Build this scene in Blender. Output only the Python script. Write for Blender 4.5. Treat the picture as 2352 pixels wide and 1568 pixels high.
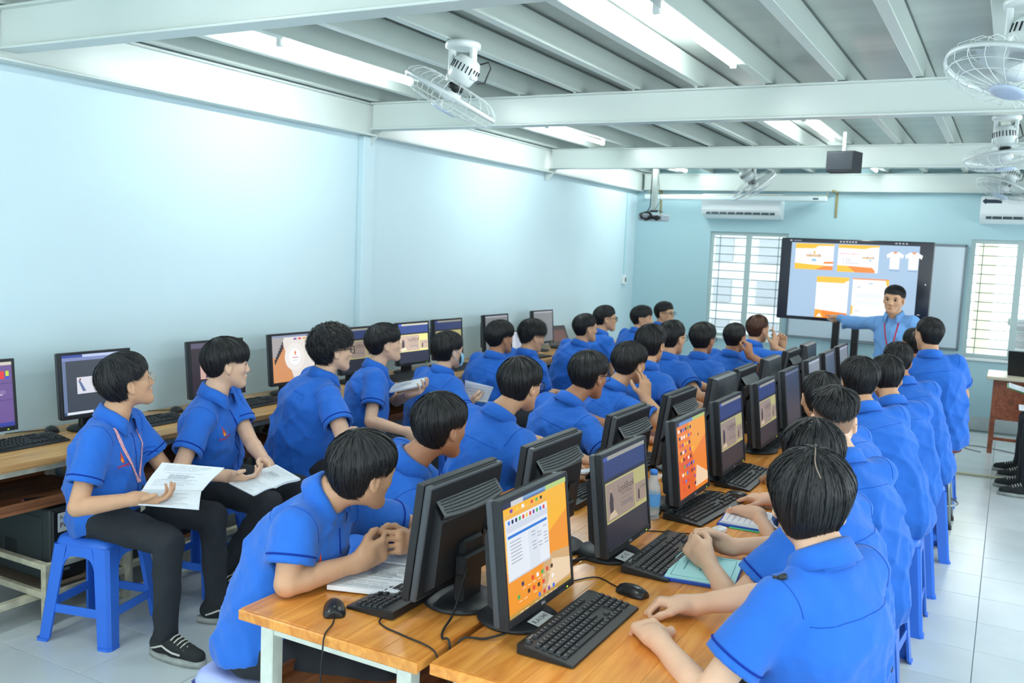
import bpy, math, random
import numpy as np
from mathutils import Vector, Matrix
from mathutils.bvhtree import BVHTree

for _o in list(bpy.data.objects):
    bpy.data.objects.remove(_o)
SC = bpy.context.scene
COL = SC.collection
PI = math.pi
rad = math.radians


def S(r, g, b):
    """sRGB 0-255 -> linear rgba"""
    def f(c):
        c /= 255.0
        return c / 12.92 if c <= .04045 else ((c + .055) / 1.055) ** 2.4
    return (f(r), f(g), f(b), 1.0)


# ------------------------------------------------------------------ camera
CAM = Vector((0.0, 0.0, 1.81))
F_PX, YAW, PITCH, ROLL = 2103.06, 0.495219535, -0.103724864, 0.04276305
fw = Vector((-math.sin(YAW) * math.cos(PITCH), math.cos(YAW) * math.cos(PITCH), math.sin(PITCH)))
rt = Vector((math.cos(YAW), math.sin(YAW), 0))
up = rt.cross(fw)
cr, sr = math.cos(ROLL), math.sin(ROLL)
r2 = rt * cr + up * sr
u2 = up * cr - rt * sr
cd = bpy.data.cameras.new('camera')
cd.sensor_width = 36.0
cd.lens = F_PX / 2352.0 * 36.0
cd.clip_start, cd.clip_end = .05, 200
cd.dof.use_dof = True
cd.dof.focus_distance = 3.3
cd.dof.aperture_fstop = 5.0
cam = bpy.data.objects.new('camera', cd)
COL.objects.link(cam)
M3 = Matrix((r2, u2, -fw)).transposed()
cam.matrix_world = Matrix.Translation(CAM) @ M3.to_4x4()
SC.camera = cam

# ------------------------------------------------------------------ light, exposure
SC.view_settings.view_transform = 'Standard'
SC.view_settings.look = 'None'
SC.view_settings.exposure = 0.70
SC.view_settings.gamma = 1.0
SC.view_settings.use_curve_mapping = False
SC.cycles.use_denoising = True
SC.cycles.max_bounces = 5
SC.cycles.diffuse_bounces = 3
SC.cycles.glossy_bounces = 2
SC.cycles.transmission_bounces = 4
SC.cycles.transparent_max_bounces = 8
SC.cycles.caustics_reflective = False
SC.cycles.use_light_tree = False
SC.cycles.caustics_refractive = False
SC.cycles.sample_clamp_indirect = 8.0
TUBE_STRENGTH = 66.0
SKY_STRENGTH = 3.8
w = bpy.data.worlds.new('sky')
SC.world = w
w.use_nodes = True
bg = w.node_tree.nodes['Background']
bg.inputs[0].default_value = (0.88, 0.97, 1.0, 1)
bg.inputs[1].default_value = SKY_STRENGTH

# ------------------------------------------------------------------ materials
MATS = {}


def mat(name, col, rough=.5, metal=0.0, spec=.5, noise=0.0, nscale=20.0, bump=0.0, bscale=200.0, emit=None,
        estr=1.0, coat=0.0, alpha=1.0, trans=0.0, sheen=0.0, stretch=None, bdist=.004, bdet=4, sss=0.0, rnd=0.0, ior=1.45):
    if name in MATS:
        return MATS[name]
    m = bpy.data.materials.new(name)
    m.use_nodes = True
    nt = m.node_tree
    b = nt.nodes['Principled BSDF']
    b.inputs['Base Color'].default_value = col
    b.inputs['Roughness'].default_value = rough
    b.inputs['Metallic'].default_value = metal
    b.inputs['Specular IOR Level'].default_value = spec
    b.inputs['Coat Weight'].default_value = coat
    b.inputs['Alpha'].default_value = alpha
    b.inputs['Transmission Weight'].default_value = trans
    b.inputs['IOR'].default_value = ior
    b.inputs['Sheen Weight'].default_value = sheen
    if sss:
        b.inputs['Subsurface Weight'].default_value = sss
        b.inputs['Subsurface Radius'].default_value = (.01, .004, .002)
        b.inputs['Subsurface Scale'].default_value = 1.0
    if emit:
        b.inputs['Emission Color'].default_value = emit
        b.inputs['Emission Strength'].default_value = estr
    tc = None
    if noise or bump:
        tc = nt.nodes.new('ShaderNodeTexCoord')
        src = tc.outputs['Object']
        if stretch:
            mp = nt.nodes.new('ShaderNodeMapping')
            mp.inputs['Scale'].default_value = stretch
            nt.links.new(src, mp.inputs['Vector'])
            src = mp.outputs['Vector']
    if noise or rnd:
        fac = None
        if noise:
            n = nt.nodes.new('ShaderNodeTexNoise')
            n.inputs['Scale'].default_value = nscale
            n.inputs['Detail'].default_value = 3
            nt.links.new(src, n.inputs['Vector'])
            mr = nt.nodes.new('ShaderNodeMapRange')
            mr.inputs[1].default_value, mr.inputs[2].default_value = .3, .7
            mr.inputs[3].default_value, mr.inputs[4].default_value = 1 - noise, 1 + noise
            nt.links.new(n.outputs['Fac'], mr.inputs[0])
            fac = mr.outputs[0]
        if rnd:
            oi = nt.nodes.new('ShaderNodeObjectInfo')
            m2 = nt.nodes.new('ShaderNodeMapRange')
            m2.inputs[3].default_value, m2.inputs[4].default_value = 1 - rnd, 1 + rnd
            nt.links.new(oi.outputs['Random'], m2.inputs[0])
            if fac is None:
                fac = m2.outputs[0]
            else:
                mu = nt.nodes.new('ShaderNodeMath')
                mu.operation = 'MULTIPLY'
                nt.links.new(fac, mu.inputs[0])
                nt.links.new(m2.outputs[0], mu.inputs[1])
                fac = mu.outputs[0]
        hs = nt.nodes.new('ShaderNodeHueSaturation')
        hs.inputs['Color'].default_value = col
        nt.links.new(fac, hs.inputs['Value'])
        nt.links.new(hs.outputs[0], b.inputs['Base Color'])
    if bump:
        n2 = nt.nodes.new('ShaderNodeTexNoise')
        n2.inputs['Scale'].default_value = bscale
        n2.inputs['Detail'].default_value = bdet
        nt.links.new(src, n2.inputs['Vector'])
        bp = nt.nodes.new('ShaderNodeBump')
        bp.inputs['Strength'].default_value = bump
        bp.inputs['Distance'].default_value = bdist
        nt.links.new(n2.outputs['Fac'], bp.inputs['Height'])
        nt.links.new(bp.outputs[0], b.inputs['Normal'])
    MATS[name] = m
    return m


def emis(name, col, strength=1.0):
    if name in MATS:
        return MATS[name]
    m = bpy.data.materials.new(name)
    m.use_nodes = True
    nt = m.node_tree
    for n in list(nt.nodes):
        nt.nodes.remove(n)
    o = nt.nodes.new('ShaderNodeOutputMaterial')
    e = nt.nodes.new('ShaderNodeEmission')
    e.inputs[0].default_value = col
    e.inputs[1].default_value = strength
    nt.links.new(e.outputs[0], o.inputs[0])
    MATS[name] = m
    return m


def attr_mat(name, emission=0.0, rough=.35, spec=.5, bump=0.0):
    """material whose colour is the mesh's own 'Col' attribute (flat print, screens)"""
    if name in MATS:
        return MATS[name]
    m = bpy.data.materials.new(name)
    m.use_nodes = True
    nt = m.node_tree
    b = nt.nodes['Principled BSDF']
    a = nt.nodes.new('ShaderNodeAttribute')
    a.attribute_name = 'Col'
    b.inputs['Roughness'].default_value = rough
    b.inputs['Specular IOR Level'].default_value = spec
    if emission:
        b.inputs['Base Color'].default_value = (.01, .01, .012, 1)
        nt.links.new(a.outputs['Color'], b.inputs['Emission Color'])
        b.inputs['Emission Strength'].default_value = emission
        m.cycles.emission_sampling = 'NONE'
    else:
        nt.links.new(a.outputs['Color'], b.inputs['Base Color'])
    MATS[name] = m
    return m


# ------------------------------------------------------------------ mesh helpers
def new_obj(name, data, parent=None, label=None, cat=None, group=None, kind=None):
    o = bpy.data.objects.new(name, data)
    COL.objects.link(o)
    if parent is not None:
        o.parent = parent
    if label:
        o['label'] = label
    if cat:
        o['category'] = cat
    if group:
        o['group'] = group
    if kind:
        o['kind'] = kind
    return o


def thing(name, label, cat, loc=(0, 0, 0), rz=0.0, group=None):
    o = new_obj(name, None, None, label, cat, group)
    o.empty_display_size = .05
    o.location = loc
    o.rotation_euler = (0, 0, rz)
    return o


class MB:
    """collects shapes into one mesh"""

    def __init__(s):
        s.v, s.f, s.m, s.sm, s.c = [], [], [], [], []
        s.slot, s.smooth, s.color = 0, False, None
        s.M = None

    def add(s, vs, fs):
        n = len(s.v)
        if s.M is not None:
            vs = [s.M @ Vector(q) for q in vs]
        s.v += [tuple(q) for q in vs]
        for q in fs:
            s.f.append(tuple(i + n for i in q))
            s.m.append(s.slot)
            s.sm.append(s.smooth)
            s.c.append(s.color)
        return s

    def box(s, lo, hi, bev=0.0):
        x0, y0, z0 = lo
        x1, y1, z1 = hi
        if bev <= 0:
            vs = [(x0, y0, z0), (x1, y0, z0), (x1, y1, z0), (x0, y1, z0), (x0, y0, z1), (x1, y0, z1), (x1, y1, z1), (x0, y1, z1)]
            return s.add(vs, [(3, 2, 1, 0), (4, 5, 6, 7), (0, 1, 5, 4), (1, 2, 6, 5), (2, 3, 7, 6), (3, 0, 4, 7)])
        b = min(bev, (x1 - x0) / 2.01, (y1 - y0) / 2.01, (z1 - z0) / 2.01)
        vs, idx = [], {}
        for i, X in ((0, x0), (1, x1)):
            for j, Y in ((0, y0), (1, y1)):
                for k, Z in ((0, z0), (1, z1)):
                    sx, sy, sz = (b if i == 0 else -b), (b if j == 0 else -b), (b if k == 0 else -b)
                    idx[i, j, k, 0] = len(vs); vs.append((X, Y + sy, Z + sz))
                    idx[i, j, k, 1] = len(vs); vs.append((X + sx, Y, Z + sz))
                    idx[i, j, k, 2] = len(vs); vs.append((X + sx, Y + sy, Z))
        fs = []
        for i in (0, 1):
            q = [idx[i, 0, 0, 0], idx[i, 1, 0, 0], idx[i, 1, 1, 0], idx[i, 0, 1, 0]]
            fs.append(q if i else q[::-1])
            q = [idx[0, i, 0, 1], idx[1, i, 0, 1], idx[1, i, 1, 1], idx[0, i, 1, 1]]
            fs.append(q[::-1] if i else q)
            q = [idx[0, 0, i, 2], idx[1, 0, i, 2], idx[1, 1, i, 2], idx[0, 1, i, 2]]
            fs.append(q if i else q[::-1])
        for a in (0, 1):
            for c in (0, 1):
                e = [idx[0, a, c, 1], idx[0, a, c, 2], idx[1, a, c, 2], idx[1, a, c, 1]]
                fs.append(e if (a == c) else e[::-1])
                e = [idx[a, 0, c, 0], idx[a, 0, c, 2], idx[a, 1, c, 2], idx[a, 1, c, 0]]
                fs.append(e[::-1] if (a == c) else e)
                e = [idx[a, c, 0, 0], idx[a, c, 0, 1], idx[a, c, 1, 1], idx[a, c, 1, 0]]
                fs.append(e if (a == c) else e[::-1])
        for i in (0, 1):
            for j in (0, 1):
                for k in (0, 1):
                    t = [idx[i, j, k, 0], idx[i, j, k, 1], idx[i, j, k, 2]]
                    fs.append(t if (i + j + k) % 2 else t[::-1])
        return s.add(vs, fs)

    def tube(s, pts, r, n=8, cap=True, closed=False):
        pts = [Vector(p) for p in pts]
        rs = r if isinstance(r, (list, tuple)) else [r] * len(pts)
        L = len(pts)
        vs, fs = [], []
        nrm = None
        for i, p in enumerate(pts):
            if closed:
                d = pts[(i + 1) % L] - pts[i - 1]
            else:
                d = pts[min(i + 1, L - 1)] - pts[max(i - 1, 0)]
            d = d.normalized() if d.length > 1e-9 else Vector((0, 0, 1))
            if nrm is None:
                nrm = d.orthogonal().normalized()
            nrm = (nrm - d * nrm.dot(d))
            nrm = nrm.normalized() if nrm.length > 1e-6 else d.orthogonal().normalized()
            bn = d.cross(nrm)
            for j in range(n):
                a = 2 * PI * j / n
                vs.append(p + (nrm * math.cos(a) + bn * math.sin(a)) * rs[i])
        for i in range(L if closed else L - 1):
            for j in range(n):
                a, b = i * n + j, i * n + (j + 1) % n
                i2 = (i + 1) % L
                fs.append((a, b, i2 * n + (j + 1) % n, i2 * n + j))
        if cap and not closed:
            fs.append(tuple(range(n))[::-1])
            fs.append(tuple((L - 1) * n + j for j in range(n)))
        return s.add(vs, fs)

    def lathe(s, prof, n=20, axis_M=None, cap=True):
        vs, fs = [], []
        for (r, z) in prof:
            for j in range(n):
                a = 2 * PI * j / n
                q = Vector((r * math.cos(a), r * math.sin(a), z))
                vs.append(axis_M @ q if axis_M is not None else q)
        for i in range(len(prof) - 1):
            for j in range(n):
                fs.append((i * n + j, i * n + (j + 1) % n, (i + 1) * n + (j + 1) % n, (i + 1) * n + j))
        if cap:
            fs.append(tuple(range(n))[::-1])
            fs.append(tuple((len(prof) - 1) * n + j for j in range(n)))
        return s.add(vs, fs)

    def prism(s, poly, h0, h1, M=None):
        """extrude 2-D polygon (ccw) along z"""
        n = len(poly)
        vs = [(x, y, h0) for x, y in poly] + [(x, y, h1) for x, y in poly]
        if M is not None:
            vs = [M @ Vector(q) for q in vs]
        fs = [tuple(range(n))[::-1], tuple(range(n, 2 * n))]
        fs += [(i, (i + 1) % n, n + (i + 1) % n, n + i) for i in range(n)]
        return s.add(vs, fs)

    def quad(s, a, b, c, d):
        return s.add([a, b, c, d], [(0, 1, 2, 3)])

    def mesh(s, name, mats):
        me = bpy.data.meshes.new(name)
        me.from_pydata(s.v, [], s.f)
        for m in (mats if isinstance(mats, (list, tuple)) else [mats]):
            me.materials.append(m)
        me.polygons.foreach_set('material_index', s.m)
        me.polygons.foreach_set('use_smooth', s.sm)
        if any(c is not None for c in s.c):
            at = me.color_attributes.new('Col', 'FLOAT_COLOR', 'CORNER')
            cols = []
            for q, c in zip(s.f, s.c):
                cols += list(c or (0, 0, 0, 1)) * len(q)
            at.data.foreach_set('color', cols)
        me.update()
        return me

    def build(s, name, mats, parent=None, **kw):
        return new_obj(name, s.mesh(name, mats), parent, **kw)


def copy_tree(o, parent=None):
    c = o.copy()
    COL.objects.link(c)
    c.parent = parent
    for ch in list(o.children):
        copy_tree(ch, c)
    return c


_txt = {}


def text_geo(body, size=1.0, align='CENTER'):
    """flat lettering outline -> (verts, faces) in the xy plane"""
    key = (body, align)
    if key not in _txt:
        cu = bpy.data.curves.new('t', 'FONT')
        cu.body = body
        cu.align_x = align
        cu.align_y = 'CENTER'
        cu.resolution_u = 2
        ob = bpy.data.objects.new('t', cu)
        COL.objects.link(ob)
        dg = bpy.context.evaluated_depsgraph_get()
        me = ob.evaluated_get(dg).to_mesh()
        _txt[key] = ([v.co.copy() for v in me.vertices], [tuple(p.vertices) for p in me.polygons])
        ob.evaluated_get(dg).to_mesh_clear()
        bpy.data.objects.remove(ob)
        bpy.data.curves.remove(cu)
    v, f = _txt[key]
    return [q * size for q in v], f
# ------------------------------------------------------------------ smooth organic surfaces (distance field -> mesh)
A3 = lambda v: np.array(v, dtype=np.float64)


def nrm(v):
    v = A3(v)
    return v / max(np.linalg.norm(v), 1e-9)


class Field:
    def __init__(s, lo, hi, h):
        s.lo, s.h = A3(lo), h
        s.n = np.ceil((A3(hi) - s.lo) / h).astype(int) + 1
        s.f = np.full(s.n, .08, dtype=np.float32)
        s.ax = [(s.lo[i] + h * np.arange(s.n[i])).astype(np.float32) for i in range(3)]

    def win(s, lo, hi):
        a = np.clip(np.floor((A3(lo) - s.lo) / s.h).astype(int), 0, s.n)
        b = np.clip(np.ceil((A3(hi) - s.lo) / s.h).astype(int) + 1, 0, s.n)
        if np.any(b <= a):
            return None
        sl = tuple(slice(a[i], b[i]) for i in range(3))
        return sl, s.ax[0][sl[0]][:, None, None], s.ax[1][sl[1]][None, :, None], s.ax[2][sl[2]][None, None, :]

    def comb(s, sl, d, k, op):
        f = s.f[sl]
        d = np.broadcast_to(d, f.shape)
        if op == 'u':
            hh = np.maximum(k - np.abs(f - d), 0) / k
            s.f[sl] = np.minimum(f, d) - hh * hh * k * .25
        else:
            d = -d
            hh = np.maximum(k - np.abs(f - d), 0) / k
            s.f[sl] = np.maximum(f, d) + hh * hh * k * .25

    def cone(s, a, b, ra, rb, k=.02, op='u'):
        a, b = A3(a), A3(b)
        m = max(ra, rb) + k + 2 * s.h
        w_ = s.win(np.minimum(a, b) - m, np.maximum(a, b) + m)
        if w_ is None:
            return
        sl, X, Y, Z = w_
        ab = b - a
        L2 = max(ab @ ab, 1e-9)
        t = np.clip(((X - a[0]) * ab[0] + (Y - a[1]) * ab[1] + (Z - a[2]) * ab[2]) / L2, 0, 1)
        d = np.sqrt((X - a[0] - t * ab[0]) ** 2 + (Y - a[1] - t * ab[1]) ** 2 + (Z - a[2] - t * ab[2]) ** 2) - (ra + t * (rb - ra))
        s.comb(sl, d.astype(np.float32), k, op)

    def loc(s, c, R, ext, k):
        """window around an oriented box; R rows = local axes"""
        R = A3(R)
        e = np.abs(R.T) @ A3(ext) + k + 2 * s.h
        w_ = s.win(A3(c) - e, A3(c) + e)
        if w_ is None:
            return None
        sl, X, Y, Z = w_
        X, Y, Z = X - c[0], Y - c[1], Z - c[2]
        q = [R[i][0] * X + R[i][1] * Y + R[i][2] * Z for i in range(3)]
        return sl, q

    def ell(s, c, R, r, k=.02, op='u'):
        w_ = s.loc(c, R, r, k)
        if w_ is None:
            return
        sl, q = w_
        k0 = np.sqrt((q[0] / r[0]) ** 2 + (q[1] / r[1]) ** 2 + (q[2] / r[2]) ** 2)
        k1 = np.sqrt((q[0] / r[0] ** 2) ** 2 + (q[1] / r[1] ** 2) ** 2 + (q[2] / r[2] ** 2) ** 2)
        s.comb(sl, (k0 * (k0 - 1) / np.maximum(k1, 1e-6)).astype(np.float32), k, op)

    def box(s, c, R, h, rr=.005, k=.02, op='u'):
        w_ = s.loc(c, R, h, k)
        if w_ is None:
            return
        sl, q = w_
        d = [np.abs(q[i]) - (h[i] - rr) for i in range(3)]
        o = np.sqrt(np.maximum(d[0], 0) ** 2 + np.maximum(d[1], 0) ** 2 + np.maximum(d[2], 0) ** 2)
        s.comb(sl, (o + np.minimum(np.maximum(np.maximum(d[0], d[1]), d[2]), 0) - rr).astype(np.float32), k, op)

    def slab(s, a, b, ra, rb, right, k=.03, op='u'):
        """elliptic tapered section: ra=(half width, half depth) at a, rb at b; right = width axis"""
        a, b = A3(a), A3(b)
        m = max(*ra, *rb) + k + 2 * s.h
        w_ = s.win(np.minimum(a, b) - m, np.maximum(a, b) + m)
        if w_ is None:
            return
        sl, X, Y, Z = w_
        ab = b - a
        L = np.linalg.norm(ab)
        ax = ab / L
        R = A3(right) - ax * (A3(right) @ ax)
        R = R / np.linalg.norm(R)
        D = np.cross(ax, R)
        X, Y, Z = X - a[0], Y - a[1], Z - a[2]
        t = (X * ax[0] + Y * ax[1] + Z * ax[2])
        tc = np.clip(t / L, 0, 1)
        u = X * R[0] + Y * R[1] + Z * R[2]
        v = X * D[0] + Y * D[1] + Z * D[2]
        wv = t - tc * L
        A = ra[0] + tc * (rb[0] - ra[0])
        B = ra[1] + tc * (rb[1] - ra[1])
        mn = np.minimum(A, B)
        k0 = np.sqrt((u / A) ** 2 + (v / B) ** 2 + (wv / mn) ** 2)
        k1 = np.sqrt((u / A ** 2) ** 2 + (v / B ** 2) ** 2 + (wv / mn ** 2) ** 2)
        s.comb(sl, (k0 * (k0 - 1) / np.maximum(k1, 1e-6)).astype(np.float32), k, op)

    def cut(s, p, n, k=.006):
        """remove the side of the plane that n points to"""
        p, n = A3(p), nrm(n)
        X, Y, Z = s.ax[0][:, None, None], s.ax[1][None, :, None], s.ax[2][None, None, :]
        d = -((X - p[0]) * n[0] + (Y - p[1]) * n[1] + (Z - p[2]) * n[2])
        s.comb((slice(None),) * 3, d.astype(np.float32), k, 's')

    def ripple(s, fn, band=.035):
        idx = np.nonzero(np.abs(s.f) < band)
        P = np.stack([s.ax[i][idx[i]] for i in range(3)], 1).astype(np.float64)
        s.f[idx] += fn(P).astype(np.float32)

    def mesh(s):
        f = s.f
        f[0], f[-1], f[:, 0], f[:, -1], f[:, :, 0], f[:, :, -1] = .08, .08, .08, .08, .08, .08
        ins = f < 0
        c = ins[:-1, :-1, :-1].astype(np.int8)
        tot = np.zeros_like(c)
        for i in (0, 1):
            for j in (0, 1):
                for k in (0, 1):
                    tot += ins[i:f.shape[0] - 1 + i, j:f.shape[1] - 1 + j, k:f.shape[2] - 1 + k]
        act = (tot > 0) & (tot < 8)
        ci = np.stack(np.nonzero(act), 1)
        N = len(ci)
        vid = np.full(act.shape, -1, dtype=np.int64)
        vid[act] = np.arange(N)
        cor = {}
        for i in (0, 1):
            for j in (0, 1):
                for k in (0, 1):
                    cor[i, j, k] = f[ci[:, 0] + i, ci[:, 1] + j, ci[:, 2] + k]
        acc = np.zeros((N, 3))
        cnt = np.zeros(N)
        for ax in range(3):
            o = [a for a in range(3) if a != ax]
            for p in (0, 1):
                for q in (0, 1):
                    k0 = [0, 0, 0]
                    k0[o[0]], k0[o[1]] = p, q
                    k1 = list(k0)
                    k1[ax] = 1
                    a, b = cor[tuple(k0)], cor[tuple(k1)]
                    m = (a < 0) != (b < 0)
                    t = np.where(m, a / np.where(m, a - b, 1), 0)
                    for d in range(3):
                        acc[:, d] += np.where(m, (t if d == ax else k0[d]), 0)
                    cnt += m
        V = s.lo + s.h * (ci + acc / cnt[:, None])
        F = []
        sh = f.shape
        for ax in range(3):
            o = [(ax + 1) % 3, (ax + 2) % 3]
            a = [slice(None)] * 3
            b = [slice(None)] * 3
            a[ax], b[ax] = slice(0, sh[ax] - 1), slice(1, sh[ax])
            A_, B_ = ins[tuple(a)], ins[tuple(b)]
            e = np.stack(np.nonzero(A_ != B_), 1)
            e = e[(e[:, o[0]] > 0) & (e[:, o[1]] > 0) & (e[:, o[0]] < sh[o[0]] - 1) & (e[:, o[1]] < sh[o[1]] - 1)]
            flip = A_[e[:, 0], e[:, 1], e[:, 2]]
            q = []
            for (p0, p1) in ((-1, -1), (0, -1), (0, 0), (-1, 0)):
                g = e.copy()
                g[:, o[0]] += p0
                g[:, o[1]] += p1
                q.append(vid[g[:, 0], g[:, 1], g[:, 2]])
            q = np.stack(q, 1)
            q[~flip] = q[~flip][:, ::-1]
            F.append(q)
        return V, np.concatenate(F)


def np_mesh(name, V, F, mats, mi=None, smooth=True):
    me = bpy.data.meshes.new(name)
    me.vertices.add(len(V))
    me.vertices.foreach_set('co', np.ascontiguousarray(V, dtype=np.float32).ravel())
    me.loops.add(F.size)
    me.loops.foreach_set('vertex_index', F.ravel().astype(np.int32))
    me.polygons.add(len(F))
    me.polygons.foreach_set('loop_start', (np.arange(len(F)) * F.shape[1]).astype(np.int32))
    me.polygons.foreach_set('use_smooth', np.full(len(F), smooth))
    for m in (mats if isinstance(mats, (list, tuple)) else [mats]):
        me.materials.append(m)
    if mi is not None:
        me.polygons.foreach_set('material_index', np.asarray(mi, dtype=np.int32))
    me.update(calc_edges=True)
    return me
# ------------------------------------------------------------------ room shell
XL, XR, YB, YF = -4.35, 2.05, 11.3, -1.6
ZC = 2.95
WALL = mat('pale_aqua_paint', S(201, 224, 232), .62, spec=.35, noise=.015, nscale=1.2, bump=.05, bscale=60)
WALLB = mat('aqua_paint_board_wall', S(180, 213, 221), .62, spec=.35, noise=.02, nscale=1.2, bump=.05, bscale=60)
STEEL = mat('white_painted_steel', S(203, 214, 211), .3, spec=.5, noise=.02, nscale=2, bump=.04, bscale=30)
STEELJ = mat('white_painted_joist', S(208, 220, 214), .3, spec=.5, noise=.02, nscale=2)
SHEET = mat('grey_ceiling_sheet', S(190, 199, 193), .22, spec=.6, noise=.05, nscale=1.5, bump=.06, bscale=9, stretch=(1, 4, 1))
FRAMEP = mat('window_frame_paint', S(186, 205, 205), .4)
GRILLE = mat('window_grille_paint', S(150, 168, 172), .4)
GLASS = mat('window_glass', (1, 1, 1, 1), .02, alpha=.10, spec=.6)
SKIRT = mat('grey_skirting_tile', S(196, 206, 208), .35, noise=.05, nscale=8)


def struct(name, b, m, parent=None):
    return b.build(name, m, parent, kind='structure') if parent is None else b.build(name, m, parent)


# walls with their openings
b = MB(); b.box((XL - .15, YF, 0), (XL, YB + .15, ZC + .05))
wl = struct('wall_left', b, WALL)
b = MB(); b.box((XL, 5.52, 0), (XL + .055, 5.66, 2.575), .004)
b.build('column', WALL, wl)
WINS = [(-3.35, -2.39), (-.42, .54)]
WZ0, WZ1 = .80, 2.10
b = MB()
xs = [XL, WINS[0][0], WINS[0][1], WINS[1][0], WINS[1][1], XR + .15]
b.box((XL, YB, 0), (XR + .15, YB + .14, WZ0)); b.box((XL, YB, WZ1), (XR + .15, YB + .14, ZC + .05))
for i in (0, 2, 4):
    b.box((xs[i], YB, WZ0), (xs[i + 1], YB + .14, WZ1))
wb = struct('wall_back', b, WALLB)
b = MB()
ADDED_RW = [(-.9, .9), (1.5, 3.3), (3.9, 5.7), (6.3, 8.1), (8.7, 10.5)]  # unseen side openings, added for daylight
b.box((XR, YF, 0), (XR + .15, YB, .95)); b.box((XR, YF, 2.25), (XR + .15, YB, ZC + .05))
ys = [YF] + [v for p in ADDED_RW for v in p] + [YB]
for i in range(0, len(ys), 2):
    b.box((XR, ys[i], .95), (XR + .15, ys[i + 1], 2.25))
wr_ = struct('wall_right', b, WALL)
b = MB()
ADDED_FW = [(-4.0, -2.4), (-1.9, -.3), (.2, 1.8)]  # unseen openings behind the camera, added to brighten the near room
b.box((XL - .15, YF - .15, 0), (XR + .15, YF, .85)); b.box((XL - .15, YF - .15, 2.3), (XR + .15, YF, ZC + .05))
fx_ = [XL - .15] + [v for p in ADDED_FW for v in p] + [XR + .15]
for i in range(0, len(fx_), 2):
    b.box((fx_[i], YF - .15, .85), (fx_[i + 1], YF, 2.3))
struct('wall_front', b, WALL)
b = MB(); b.box((XL - .15, YF - .15, ZC), (XR + .15, YB + .15, ZC + .06))
ce = struct('ceiling', b, SHEET)

# joists and beams carried by the ceiling
jm = MB()
jm.box((-.028, YF, 0), (.028, YB, .125), .003)
jme = jm.mesh('joist', STEELJ)
for k in range(-6, 10):
    x = -.54 - .405 * k
    if x < XL + .06 or x > XR - .04:
        continue
    o = new_obj('joist', jme, ce)
    o.location = (x, 0, 2.815)
# ceiling sheet seams
seam = mat('sheet_joint', S(130, 140, 138), .6)
sm = MB(); sm.box((-.0016, YF, 0), (.0016, YB, .003))
sme = sm.mesh('sheet_joint', seam)
for k in range(-6, 10):
    x = -.54 - .405 * k + .031
    if XL + .06 < x < XR - .04:
        o = new_obj('sheet_joint', sme, ce)
        o.location = (x, 0, ZC - .004)


def ibeam(lo, hi, axis, fl=.11, t=.012):
    """I section along axis 'x' or 'y' between two ends given by lo/hi (z extent = depth)"""
    bb = MB()
    if axis == 'x':
        c = (lo[1] + hi[1]) / 2
        bb.box((lo[0], c - fl / 2, lo[2]), (hi[0], c + fl / 2, lo[2] + t), .002)
        bb.box((lo[0], c - fl / 2, hi[2] - t), (hi[0], c + fl / 2, hi[2]), .002)
        bb.box((lo[0], c - .02, lo[2] + t), (hi[0], c + .02, hi[2] - t))
    else:
        c = (lo[0] + hi[0]) / 2
        bb.box((c - fl / 2, lo[1], lo[2]), (c + fl / 2, hi[1], lo[2] + t), .002)
        bb.box((c - fl / 2, lo[1], hi[2] - t), (c + fl / 2, hi[1], hi[2]), .002)
        bb.box((c - .02, lo[1], lo[2] + t), (c + .02, hi[1], hi[2] - t))
    return bb


for y in (-.3, 2.72, 5.55, 8.55):
    ibeam((XL + .12, y, 2.615), (XR, y, 2.81), 'x').build('beam', STEEL, ce)
ibeam((XL + .12, 11.24, 2.595), (XR, 11.24, 2.80), 'x').build('beam', STEEL, ce)
b = MB(); b.box((XL, YF, 2.578), (XL + .11, YB, 2.59), .002); b.box((XL, YF, 2.59), (XL + .075, YB, 2.80)); b.box((XL, YF, 2.80), (XL + .11, YB, 2.812), .002)
b.build('beam', STEEL, ce)
for y in (5.6, 8.6):
    b = MB()
    b.add([(XL + .02, y - .006, 2.62), (XL + .15, y - .006, 2.62), (XL + .05, y - .006, 2.50), (XL + .02, y - .006, 2.50),
           (XL + .02, y + .006, 2.62), (XL + .15, y + .006, 2.62), (XL + .05, y + .006, 2.50), (XL + .02, y + .006, 2.50)],
          [(0, 3, 2, 1), (4, 5, 6, 7), (0, 1, 5, 4), (1, 2, 6, 5), (2, 3, 7, 6), (3, 0, 4, 7)])
    b.build('gusset_plate', STEEL, ce)
# little pipe clips along the main beams
cl = MB(); cl.smooth = True
cl.tube([(0, 0, 0), (0, 0, .022)], .008, 8)
clm = cl.mesh('bolt_cap', STEEL)
for y in (5.49, 8.49):
    for k in range(-2, 9):
        x = -.54 - .405 * k
        if XL + .2 < x < XR:
            o = new_obj('bolt_cap', clm, ce)
            o.location = (x - .02, y, 2.81)

# skirting
b = MB(); b.box((XL, YB - .012, 0), (XR, YB, .15)); struct('baseboard_back', b, SKIRT)
b = MB(); b.box((XL, YF, 0), (XL + .012, YB - .012, .15)); struct('baseboard_left', b, SKIRT)

# floor: a bed with tiles, each one a piece
BED = mat('tile_grout', S(120, 132, 134), .8)
TILE = mat('pale_floor_tile', S(211, 220, 222), .2, spec=.5, noise=.04, nscale=3, rnd=.025)
b = MB(); b.box((XL - .15, YF - .15, -.1), (XR + .15, YB + .15, -.004))
fl = struct('floor', b, BED)
tb = MB(); tb.box((-.1985, -.1985, -.0045), (.1985, .1985, 0), .0012)
tme = tb.mesh('tile', TILE)
rest = MB()
cells = []
for i in range(-11, 6):
    for j in range(-4, 29):
        x, y = -.005 + .4 * i + .2, -.0 + .4 * j + .133
        if XL + .1 < x < XR + .1 and YF < y < YB:
            cells.append((x, y))


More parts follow.
